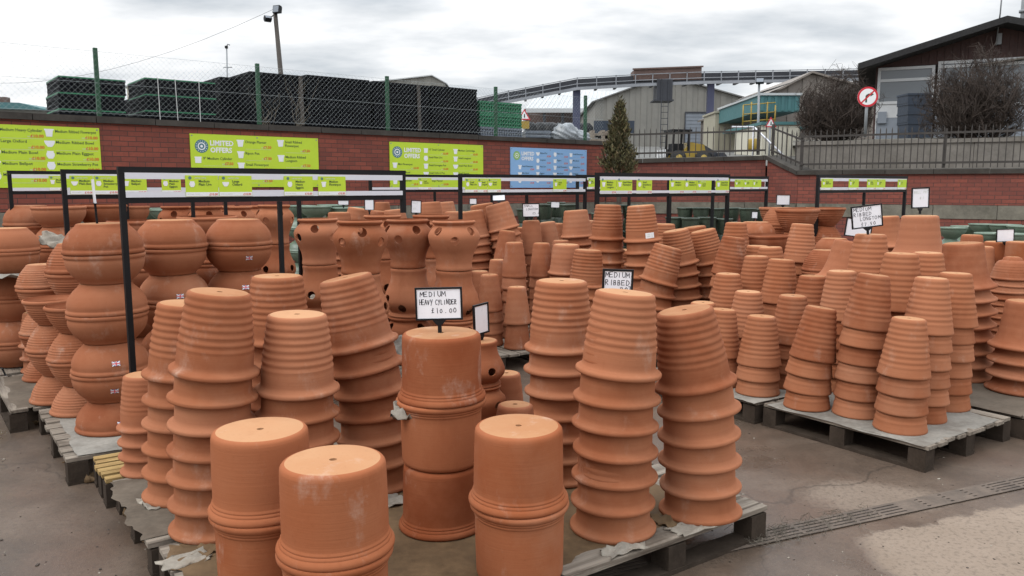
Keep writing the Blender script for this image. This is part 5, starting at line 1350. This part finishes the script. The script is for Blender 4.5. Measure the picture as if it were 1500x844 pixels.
mb.build('sign_face', ['white', 'signred', 'ink'], root)
def triangle_sign(px, py, rpx, Y, zb, label, yaw=0, plate=None):
    P = at(px, py, Y); s_ = rpx / FPX * Y; root = empty('warning_sign', (P.x, P.y, zb), R(yaw), label, 'road sign'); cz = P.z - zb
    mb = MB(); mb.tube([(0, .04, 0), (0, .04, cz + .05)], .035, 8); mb.build('post', 'signpost', root)
    tri = lambda k: [(-s_ * k, cz - s_ * .62 * k), (s_ * k, cz - s_ * .62 * k), (0, cz + s_ * 1.11 * k)]
    mb = MB(); mb.prism(tri(1), -.012, -.004, 1); mb.add([(x, -.0128, z_) for x, z_ in tri(.70)], [(0, 1, 2)], 0)
    mb.add([(-.07 * s_, -.0134, cz - .28 * s_), (.16 * s_, -.0134, cz - .28 * s_), (.10 * s_, -.0134, cz + .3 * s_), (-.05 * s_, -.0134, cz + .34 * s_)], [(0, 1, 2, 3)], 2)
    mb.build('sign_face', ['white', 'signred', 'ink'], root)
    if plate:
        mb = MB(); mb.box(-s_ * .8, s_ * .8, -.012, -.004, cz - s_ * 2.0, cz - s_ * .8); mb.build('plate', plate, root)
triangle_sign(1129, 181, 8.5, 30, 2.5, 'small warning triangle before the white hut', 6)
triangle_sign(768, 170, 9, 27, 2.4, 'warning triangle over a yellow plate beside the green topped crates', 0, 'yellow')
# ---------------------------------------------------------------- industrial buildings behind
def gable(name, px0, px1, py_eave, py_ridge, pxr, Y, depth, zb, label, cat, mw, mr, corr=.25, over=.25, yaw=0):
    """a shed with its gable end to the camera; corrugated in relief"""
    A_, B_, Rg = at(px0, py_eave, Y), at(px1, py_eave, Y), at(pxr, py_ridge, Y)
    root = empty(name, (A_.x, Y, zb), R(yaw), label, cat); W = B_.x - A_.x; he, hr, xr = A_.z - zb, Rg.z - zb, Rg.x - A_.x
    mb = MB(); n = max(6, int(W / corr)); top = lambda x: he + (hr - he) * (x / xr if x < xr else (W - x) / (W - xr))
    for i in range(n):
        x0, x1 = W * i / n, W * (i + 1) / n; y0 = 0 if i % 2 else -.05
        mb.add([(x0, y0, 0), (x1, y0, 0), (x1, y0, top(x1)), (x0, y0, top(x0))], [(0, 1, 2, 3)])
        y1 = -.05 if i % 2 else 0
        mb.add([(x1, y0, 0), (x1, y1, 0), (x1, y1, top(x1)), (x1, y0, top(x1))], [(0, 1, 2, 3)])
    mb.box(0, .1, .01, depth, 0, he); mb.box(W - .1, W, .01, depth, 0, he)
    mb.build('wall', mw, root)
    mb = MB(); t = .12
    for (xa, za, xb, zb_) in ((-over, he - over * (hr - he) / xr, xr, hr), (xr, hr, W + over, he - over * (hr - he) / (W - xr))):
        mb.add([(xa, -over, za + .01), (xb, -over, zb_ + .01), (xb, depth, zb_ + .01), (xa, depth, za + .01), (xa, -over, za + t), (xb, -over, zb_ + t), (xb, depth, zb_ + t), (xa, depth, za + t)], [(3, 2, 1, 0), (4, 5, 6, 7), (0, 1, 5, 4), (1, 2, 6, 5), (2, 3, 7, 6), (3, 0, 4, 7)])
    mb.build('roof', mr, root)
    return root, W, he, hr
# grey warehouse
root, W, he, hr = gable('warehouse', 872, 1106, 149, 112, 975, 72, 30, 4.2, 'big grey clad warehouse with roller door under the conveyor', 'warehouse', 'corr', 'darkroof', .5, .3)
kx = lambda px: at(px, 180, 72).x - at(872, 180, 72).x
kz = lambda py: at(900, py, 72).z - 4.2
mb = MB(); mb.box(kx(1004), kx(1039), -.10, -.06, 0, kz(166)); 
for i in range(12): z_ = kz(166) * i / 12; mb.box(kx(1004), kx(1039), -.13, -.10, z_, z_ + .06)
mb.build('roller_door', 'greypanel', root)
mb = MB(); mb.box(kx(1003), kx(1040), -.16, -.06, kz(166), kz(164)); mb.box(kx(1003), kx(1004), -.16, -.06, 0, kz(166)); mb.box(kx(1039), kx(1040), -.16, -.06, 0, kz(166)); mb.build('door_frame', 'darksteel', root)
# white roofed shed and its open bay (left of it)
A_, B_ = at(770, 160, 88), at(905, 160, 88); z0 = 4.6
root = empty('open_shed', (A_.x, 88, z0), 0, 'open fronted shed with a broad pale sloping roof', 'shed'); W = B_.x - A_.x; h1 = A_.z - z0; h2 = at(770, 133, 88).z - z0
mb = MB(); n = 40
for i in range(n):
    x0, x1 = W * i / n, W * (i + 1) / n; y0 = .0 if i % 2 else .06
    mb.add([(x0, -1, h1 + y0), (x1, -1, h1 + y0), (x1 + 2, 14, h2 + y0 + 1.5), (x0 + 2, 14, h2 + y0 + 1.5)], [(0, 1, 2, 3)])
mb.box(0, W, -1, -.9, h1 - .45, h1 - .02); mb.build('roof', 'corrroof', root)
mb = MB(); mb.box(0, W, 8, 8.2, 0, h1 + .8); mb.build('back_wall', 'rust', root)
for i in range(6):
    mb = MB(); x = W * i / 5; mb.box(x - .15, x + .15, -.6, -.3, 0, h1 - .46); mb.build('post', 'darksteel', root)
mb = MB(); mb.box(W * .02, W * .88, -.8, -.65, h1 * .42, h1 * .55); mb.build('rail', 'steel', root)
for i in range(7):
    q = at(778 + i * 14, 186, 70); s_ = .55 + .2 * (i % 3); mb = MB(); n = 10
    mb.tube([(0, 0, 0), (0, 0, .3), (0, 0, 1.0), (0, 0, 1.3)], [s_, s_ * 1.08, s_ * .95, s_ * .4], 12); tag(mb.build('bulk_bag', 'black', None, (q.x, 70 + .2 * i, q.z - .9)), 'dark bulk bag in a row before the open shed', 'bulk bag', 'dark bulk bags before the open shed')
gable('shed', 540, 652, 122, 111.5, 633, 95, 20, 5, 'distant pale roofed shed above the black crates', 'shed', 'corr', 'corrroof', .8)
gable('shed', 186, 216, 128, 121, 205, 80, 12, 5, 'small pale shed between the two green rimmed stacks', 'shed', 'cream', 'corrroof', .8)
A_ = at(-30, 153, 60); root = empty('low_building', (A_.x, 60, 4), 0, 'low grey building with a teal roof at the left edge', 'building'); W = at(71, 153, 60).x - A_.x; h = A_.z - 4
mb = MB(); mb.box(0, W, 0, 8, 0, h - .3); mb.build('wall', 'corr', root); mb = MB(); mb.prism([(-.2, h - .3), (W + .2, h - .45), (W * .6, h + .1), (-.2, h + .15)], -.3, 8.2); mb.build('roof', 'teal', root)
mb = MB(); mb.box(W * .32, W * .62, -.05, .1, h * .2, h * .62); mb.build('window', 'glass', root)
mb = MB(); mb.box(.0, .6, 0, .6, 0, 8.0); q = at(-4, 142, 62); tag(mb.build('chimney_stack', 'rust', None, (q.x, 62, q.z - 8)), 'brown brick chimney at the left edge above the teal roof', 'chimney')
q = at(78, 122, 64); mb = MB(); mb.tube([(0, 0, 0), (0, 0, q.z - 3)], [.32, .28], 10); mb.box(-.5, .5, -.3, .3, q.z - 5.3, q.z - 5.1); tag(mb.build('flue_pipe', 'signpost', None, (q.x, 64, 3)), 'grey flue pipe left of the green rimmed crates', 'flue')
# dark shed behind the bush, teal building, cream hut, beige container
M['brownclad'] = plain('brown_grey_cladding', (.21, .18, .155), .8, .2, .5)
gable('shed', 1112, 1330, 148, 108, 1188, 46, 14, 3.2, 'brown grey shed behind the round bare bush', 'shed', 'brownclad', 'brownclad', .4)
def block(name, px0, px1, pyt, Y, d, zb, label, cat, mat, ribs=.3, roof=None):
    A_ = at(px0, pyt, Y); B_ = at(px1, pyt, Y); W = B_.x - A_.x; h = A_.z - zb; root = empty(name, (A_.x, Y, zb), 0, label, cat)
    mb = MB(); mb.box(0, W, 0, d, 0, h); n = max(3, int(W / ribs))
    for i in range(n): x = W * (i + .5) / n; mb.box(x - ribs * .22, x + ribs * .22, -.04, -.001, .05, h - .05)
    mb.build('wall', mat, root)
    mb = MB(); mb.box(-.08, W + .08, -.1, d + .1, h + .002, h + .12); mb.build('roof', roof or mat, root)
    return root, W, h
rt, W, h = block('teal_building', 1112, 1172, 140, 42, 8, 5.4, 'teal clad building on a raised deck behind the railing', 'building', 'teal', .35, 'corrroof')
mb = MB(); mb.add([(-.1, -.05, h + .122), (W + .1, -.05, h + .85), (W + .1, 5, h + .85), (-.1, 5, h + .122)], [(0, 1, 2, 3)]); mb.build('roof_slope', 'corrroof', rt)
block('hut', 1117, 1172, 183, 33, 4, 2.6, 'cream painted hut below the teal building', 'hut', 'cream', .9, 'teal')
block('steel_container', 1048, 1112, 166, 50, 3, 3.6, 'beige ribbed steel container right of the roller door', 'container', 'beige', .32)
# yellow guard railing
A_ = at(1089, 154, 40); root = empty('guard_railing', (A_.x, 40, A_.z), 0, 'yellow tubular guard railing on the teal deck', 'railing'); W = at(1136, 154, 40).x - A_.x
mb = MB()
for i in range(5): x = W * i / 4; mb.tube([(x, 0, -1.05), (x, 0, .15 if i % 2 else 0)], .035, 6)
for z_ in (0, -.45, -.8): mb.tube([(0, 0, z_), (W, 0, z_ + .12)], .03, 6)
mb.build('tubes', 'yellow', root)
mb = MB(); mb.box(-.2, W + 1.6, -.3, 3, -1.2, -1.06); mb.build('deck', 'teal', root)
for x in (0, W):
    mb = MB(); mb.box(x - .08, x + .08, 0, .16, -A_.z + 2.8, -1.2); mb.build('deck_post', 'teal', root)
# ---------------------------------------------------------------- conveyor
Y = 58
path = [(640, 158), (700, 144), (745, 134), (845, 115), (930, 110), (1030, 106), (1180, 103), (1285, 101)]
T = [at(px, py, Y) for px, py in path]; o0 = T[0]
root = empty('conveyor', (o0.x, Y, 2.5), 0, 'long raised conveyor crossing above the warehouse', 'conveyor'); rel = [t - Vector((o0.x, Y, 2.5)) for t in T]
def run(dz, w, h, mat, name, dy=0):
    mb = MB()
    for a_, b_ in zip(rel, rel[1:]): mb.bar(a_ + Vector((0, dy, dz)), b_ + Vector((0, dy, dz)), w, h)
    mb.build(name, mat, root)
run(-.35, 1.0, .34, 'darksteel', 'belt_trough', .4); run(-.02, .06, .05, 'steel', 'handrail', -.35); run(-.75, .10, .20, 'steel', 'lower_beam', -.35); run(-.42, .05, .05, 'steel', 'handrail', -.36); run(-.12, .9, .14, 'darksteel', 'cover', .45)
run(-.62, .1, .1, 'darksteel', 'walkway_edge', -.30)
mb2 = MB()
for a_, b_ in zip(rel, rel[1:]):
    n = max(1, int((b_ - a_).length / 1.15))
    for i in range(n):
        q = a_.lerp(b_, i / n); mb = MB(); mb.box(q.x - .03, q.x + .03, -.38, -.30, q.z - .8, q.z + .02); mb.build('stanchion', 'steel', root); mb2.box(q.x - .08, q.x + .08, -.3, .8, q.z - .85, q.z - .68)
mb2.build('crossbeams', 'darksteel', root)
A_, B_ = at(928, 103, Y), at(1027, 99, Y); rz = Vector((o0.x, Y, 2.5))
mb = MB(); a_ = A_ - rz; b_ = B_ - rz
mb.add([(a_.x, -.2, a_.z - .75), (b_.x, -.2, b_.z - .85), (b_.x, -.2, b_.z), (a_.x, -.2, a_.z), (a_.x, 1.4, a_.z - .75), (b_.x, 1.4, b_.z - .85), (b_.x, 1.4, b_.z), (a_.x, 1.4, a_.z)], [(0, 1, 2, 3), (7, 6, 5, 4), (3, 2, 6, 7), (0, 3, 7, 4), (1, 5, 6, 2), (0, 4, 5, 1)])
mb.bar((a_.x - .1, -.25, a_.z + .04), (b_.x + .1, -.25, b_.z + .04), .1, .1); mb.build('drive_housing', 'rust', root)
for (px, pyt, mat, w) in ((845, 131, 'bluepost', .26), (1042, 121, 'bluepost', .24), (1262, 114, 'darksteel', .2)):
    q = at(px, pyt, Y) - rz; mb = MB(); mb.box(q.x - w, q.x + w, 0, .3, 0, q.z); mb.build('column', mat, root)
q = at(972, 128, Y) - rz; mb = MB(); mb.box(q.x - .55, q.x + .55, -.5, 1.0, q.z - .9, q.z + .5); mb.box(q.x - .75, q.x + .65, -.55, 1.05, q.z - 1.0, q.z - .9)
for i in range(7): mb.box(q.x - .25, q.x + .25, -.62, -.56, q.z - 1.4 - i * .42, q.z - 1.36 - i * .42)
mb.box(q.x - .27, q.x - .22, -.62, -.56, q.z - 4.3, q.z + .5); mb.box(q.x + .22, q.x + .27, -.62, -.56, q.z - 4.3, q.z + .5); mb.build('motor_and_ladder', 'darksteel', root)
# ---------------------------------------------------------------- loader, bags and slabs on the upper yard
P = at(978, 226, 21.5); root = empty('yellow_loader', (P.x, P.y, 2.12), R(12), 'yellow and black wheeled loader behind the railing', 'loader'); root.scale = (.78, .78, .78); mb = MB()
mb.box(.25, 1.25, -.35, .4, .18, .5); mb.prism([(.45, .50), (1.25, .50), (1.2, .72), (.7, .80)], -.3, .35); mb.build('body', 'yellow', root)
mb = MB()
for x, y in ((.05, -.3), (.6, -.3), (.05, .3), (.6, .3)): mb.bar((x, y, .45), (x + .03, y, 1.15), .06)
mb.box(-.02, .72, -.36, .36, 1.15, 1.22); mb.box(.1, .5, -.2, .2, .45, .75); mb.build('cab', 'black', root)
for x, y in ((.2, -.42), (1.1, -.42), (.2, .42), (1.1, .42)):
    mb = MB(); mb.tube([(x, y - .09, .26), (x, y + .09, .26)], .26, 16); w_ = mb.build('wheel', 'tyre', root)
    mb = MB(); mb.tube([(x, y - .095, .26), (x, y + .095, .26)], .12, 12); mb.build('hub', 'yellow', w_)
mb = MB(); mb.bar((1.1, -.2, .7), (1.75, -.2, .35), .1, .14); mb.bar((1.1, .2, .7), (1.75, .2, .35), .1, .14); mb.build('lift_arm', 'darksteel', root)
mb = MB(); mb.prism([(1.7, .05), (2.1, .0), (2.15, .12), (1.85, .45), (1.7, .45)], -.5, .5); mb.build('bucket', 'darksteel', root)
mb = MB()
for i in range(6): mb.box(-.22, -.14, -.4 + i * .13, -.335 + i * .13, .28, .55, 0)
for i in range(6): mb.box(-.22, -.141, -.335 + i * .13, -.27 + i * .13, .28, .55, 1)
mb.build('counterweight', ['black', 'white'], root)
for (px0, px1, py, lab, mat) in ((770, 806, 190, 'flat pack of grey slabs right of the green topped crates', 'cratewrap'),):
    A_ = at(px0, py, 19.2); B_ = at(px1, py, 19.6); mb = MB(); W = B_.x - A_.x
    for i in range(7): mb.box(0, W, 0, .9, i * .09, i * .09 + .07)
    tag(mb.build('slab_pack', mat, None, (A_.x, 19.2, A_.z - .63), R(8)), lab, 'slabs')
def bag(px, py, Y, w, h, label, seed):
    P = at(px, py, Y); r = random.Random(seed); bm = bmesh.new(); bmesh.ops.create_icosphere(bm, subdivisions=4, radius=1)
    for v in bm.verts:
        c = v.co; k = 1 + .10 * math.sin(c.x * 7 + seed) * math.sin(c.y * 6) + .07 * math.sin(c.z * 13 + c.x * 9)
        v.co = Vector((c.x * w * k, c.y * w * k * .8, max(-.5, c.z) * h * k * (1.2 if c.z > .6 else 1)))
    me = bpy.data.meshes.new('wrapped_bag'); bm.to_mesh(me); bm.free(); me.materials.append(M['bag']); me.polygons.foreach_set('use_smooth', [True] * len(me.polygons))
    tag(link('wrapped_bag', me, None, (P.x, Y, P.z)), label, 'bag')
bag(828, 199, 19.4, .33, .24, 'tall heap of grey polythene beside the slab pack', 2); bag(848, 203, 19.5, .26, .16, 'lower heap of grey polythene by the last green post', 5)
mb = MB(); A_ = at(866, 195, 20); W = at(896, 195, 20).x - A_.x
for i in range(4): mb.box(0, W, 0, .8, i * .13, i * .13 + .05); [mb.box(x, x + .09, 0, .8, i * .13 + .05, i * .13 + .13) for x in (0, W / 2, W - .09)]
tag(mb.build('pallet_pile', 'oldwood', None, (A_.x, 20, A_.z - .45)), 'pile of empty pallets left of the conifer', 'pallets')
mb = MB(); mb.box(0, 1.5, 0, .1, 0, .45); A_ = at(870, 183, 30); tag(mb.build('banner', 'navy', None, (A_.x, 30, A_.z - .3)), 'dark banner on the yard left of the conifer', 'banner')
mb = MB(); A_ = at(1104, 222, 22); mb.tube([(0, 0, 0), (0, 0, .1), (0, 0, .30), (0, 0, .34)], [.14, .16, .17, .14], 12); tag(mb.build('yellow_bin', 'yellow', None, (A_.x, 22, A_.z)), 'yellow bin behind the railing beside the steps', 'bin')
# ---------------------------------------------------------------- brown timber building at right
Y = 27.5; zb = 3.05
BF = Frame(); q = at(1281, 150, Y); BF.P = Vector((q.x, Y, 0)); BYAW = R(-24); BF.d = Vector((math.cos(BYAW), math.sin(BYAW), 0))
def ax(px):
    lo, hi = -5.0, 25.0
    for _ in range(50):
        m = (lo + hi) / 2; q = BF.P + BF.d * m
        if 750 + FPX * q.x / (q.y * math.cos(PITCH) - 2.5 * math.sin(PITCH)) < px: lo = m
        else: hi = m
    return lo
def az(py, px=1325): return at(px, py, (BF.P + BF.d * ax(px)).y).z - zb
x_off = ax(1281)
root = empty('timber_building', (q.x, Y, zb), BYAW, 'dark brown boarded building with a low gable roof at right', 'building')
xr, hr = ax(1460), az(40, 1460); W = xr * 2; top0 = az(99, 1268); sl = (hr - top0) / xr; dp = 14
top = lambda x: hr - abs(x - xr) * sl - .02
mb = MB(); n = 64
for i in range(n):
    x0, x1 = W * i / n, W * (i + 1) / n; y0 = 0 if i % 2 else -.018
    lo_ = az(97) if x1 > ax(1283) and x0 < W - .4 else 0
    mb.add([(x0, y0, lo_), (x1, y0, lo_), (x1, y0, top(x1)), (x0, y0, top(x0))], [(0, 1, 2, 3)])
mb.box(-.001, .14, -.02, .12, 0, az(97)); mb.box(-.001, .1, .12, dp, 0, az(100)); mb.box(W - .2, W, 0, dp, 0, az(100))
mb.box(.1, W - .2, .9, 1.0, 0, az(97)); mb.build('wall', 'timber', root)
mb = MB(); ov = .85; t = .20
for s_ in (0, 1):
    xa, xb = (ax(1254), xr) if s_ == 0 else (W + .7, xr)
    za, zb_ = hr - abs(xa - xr) * sl, hr
    mb.add([(xa, -ov, za), (xb, -ov, zb_), (xb, dp, zb_), (xa, dp, za), (xa, -ov, za + t), (xb, -ov, zb_ + t), (xb, dp, zb_ + t), (xa, dp, za + t)], [(3, 2, 1, 0), (4, 5, 6, 7), (0, 1, 5, 4), (1, 2, 6, 5), (2, 3, 7, 6), (3, 0, 4, 7)])
rf = mb.build('roof', 'fascia', root)
q = at(1493, 25, Y); mb = MB(); mb.tube([(ax(1493), .5, hr - .5), (ax(1493), .5, az(-40, 1493))], .10, 10); mb.tube([(ax(1493), .5, az(14, 1493)), (ax(1493), .5, az(10, 1493))], .15, 10); mb.build('flue', 'signpost', rf)
def win(x0, x1, z0_, z1_, bars=(), pane='glass', t=.09):
    mb = MB(); mb.box(x0, x1, -.06, .02, z0_, z0_ + t); mb.box(x0, x1, -.06, .02, z1_ - t, z1_); mb.box(x0, x0 + t, -.06, .02, z0_ + t, z1_ - t); mb.box(x1 - t, x1, -.06, .02, z0_ + t, z1_ - t)
    for b in bars: mb.box(x0 + t, x1 - t, -.055, .015, b - t * .5, b + t * .5)
    w_ = mb.build('window', 'pvc', root); mb = MB(); mb.box(x0 + t * .5, x1 - t * .5, -.02, -.01, z0_ + t * .5, z1_ - t * .5); mb.build('pane', pane, w_)
win(ax(1283), ax(1366), az(152), az(98), (az(117),))
mb = MB(); mb.box(ax(1283), ax(1366), -.03, .0, az(172), az(152) - .002); mb.build('panel', 'pvc', root)
mb = MB(); mb.box(ax(1283), ax(1366), -.025, .0, 0, az(172) - .002); mb.build('panel', 'greypanel', root)
mb = MB(); mb.box(ax(1283), ax(1284.5), -.05, -.026, 0, az(172)); mb.box(ax(1284.5), ax(1366), -.05, -.026, .0, .05); mb.build('trim', 'pvc', root)
win(ax(1370), W - .5, az(160), az(93), (az(101),))
mb = MB(); mb.box(ax(1370), W - .5, -.03, 0, 0, az(160) - .002); mb.build('panel', 'greypanel', root)
mb = MB(); mb.bar((ax(1430), -.05, az(96, 1430)), (ax(1560), -.05, az(76, 1560)), .05, .35, 0, (0, 1, 0)); mb.build('lintel_board', 'concrete', root)
mb = MB(); mb.tube([(ax(1284), -.06, az(178)), (ax(1284), -.06, az(178) + .02)], .01, 4); mb.box(ax(1286), ax(1299), -.10, -.031, az(180), az(163)); mb.build('meter_box', 'greypanel', root)
mb = MB(); mb.box(ax(1452), ax(1459), -.15, -.03, az(66, 1455), az(50, 1455)); mb.tube([(ax(1451), -.2, az(68, 1451)), (ax(1452), -.2, az(45, 1451)), (ax(1449), -.95, az(28, 1451)), (ax(1450), -.95, az(-30, 1451))], .022, 6); mb.build('antenna', 'signpost', root)
for i in range(5):
    q = at(1329, 205 - 14 * i, 24.9); P = at(1366, 205 - 14 * i, 24.9); w_ = P.x - q.x; mb = MB(); h_ = 13.6 / FPX * 24.9
    mb.box(.02, w_ - .02, .02, .7, 0, h_ - .06); mb.box(0, w_, 0, .72, h_ - .06, h_ - .003)
    tag(mb.build('storage_box', 'navy', None, (q.x + .01 * (i % 2), 24.9, at(1329, 207, 24.9).z + i * h_)), ['bottom', 'second', 'third', 'fourth', 'top'][i] + ' dark blue plastic box stacked before the timber building', 'box', 'dark blue boxes stacked outside')
# ---------------------------------------------------------------- camera
cam = bpy.data.cameras.new('camera'); co = bpy.data.objects.new('camera', cam); COL.objects.link(co)
cam.sensor_width = 36; cam.lens = FPX / 1500 * 36; cam.clip_end = 3000; cam.clip_start = .05
co.location = (0, 0, CAM_Z); co.rotation_euler = (math.pi / 2 - PITCH, 0, 0)
scene.camera = co
# ---------------------------------------------------------------- light
w = bpy.data.worlds.new('World'); scene.world = w; w.use_nodes = True
nt = w.node_tree; bg = nt.nodes['Background']
sky = nt.nodes.new('ShaderNodeTexSky'); sky.sky_type = 'NISHITA'; sky.sun_disc = False
SUN_EL, SUN_AZ = R(50), R(245)      # azimuth clockwise from +Y: from the left, a little behind the camera
sky.sun_elevation = SUN_EL; sky.sun_rotation = SUN_AZ; sky.dust_density = 2
tc = nt.nodes.new('ShaderNodeTexCoord').outputs['Generated']
sp = nt.nodes.new('ShaderNodeSeparateXYZ'); nt.links.new(tc, sp.inputs[0])
z = math_n(nt, 'MAXIMUM', sp.outputs[2], 0.0)
den = math_n(nt, 'ADD', z, .16)
cb = nt.nodes.new('ShaderNodeCombineXYZ')
nt.links.new(math_n(nt, 'DIVIDE', sp.outputs[0], den), cb.inputs[0]); nt.links.new(math_n(nt, 'DIVIDE', sp.outputs[1], den), cb.inputs[1])
vec = mapping(nt, cb.outputs[0], (.85, 1.25, 1), (CLOUD_X, CLOUD_Y, 0))
c1 = noise(nt, vec, .9, 6, .5)
c2 = noise(nt, mapping(nt, cb.outputs[0], (1.6, 2.2, 1), (3.1, 8.4, 0)), 1.3, 6, .6)
f = math_n(nt, 'ADD', math_n(nt, 'MULTIPLY', c1, .84), math_n(nt, 'MULTIPLY', c2, .16))
# higher up the cloud base is thicker and greyer
el = ramp(nt, z, [(0.0, 0), (.09, .06), (.22, .15), (1, .20)])
g = ramp(nt, math_n(nt, 'ADD', f, math_n(nt, 'SUBTRACT', el, .09)), [(.425, 0), (.49, .5), (.57, 1)])
cloud = mixc(nt, g, (13.6, 13.6, 13.6), (7.3, 7.8, 8.3))
up = math_n(nt, 'ADD', 1.0, math_n(nt, 'MULTIPLY', ramp(nt, z, [(.20, 0), (.75, 1)]), 2.3))   # an overcast sky is brightest overhead
cloud = mixc(nt, 1.0, cloud, up, 'MULTIPLY')
mixed = mixc(nt, .90, sky.outputs[0], cloud)
nt.links.new(mixed, bg.inputs['Color']); bg.inputs['Strength'].default_value = .10
sl = bpy.data.lights.new('sun', 'SUN'); so = bpy.data.objects.new('sun', sl); COL.objects.link(so)
sl.energy = 1.3; sl.angle = R(26); sl.color = (1, .96, .9)
dirv = Vector((math.sin(SUN_AZ) * math.cos(SUN_EL), math.cos(SUN_AZ) * math.cos(SUN_EL), math.sin(SUN_EL)))
so.rotation_euler = dirv.to_track_quat('Z', 'Y').to_euler(); so.location = (-3, -3, 8)
vs_ = scene.view_settings; vs_.view_transform = 'Standard'; vs_.look = 'None'; vs_.gamma = 1; vs_.exposure = EXPOSURE
scene.cycles.use_denoising = True
scene.cycles.max_bounces = 6; scene.cycles.diffuse_bounces = 2
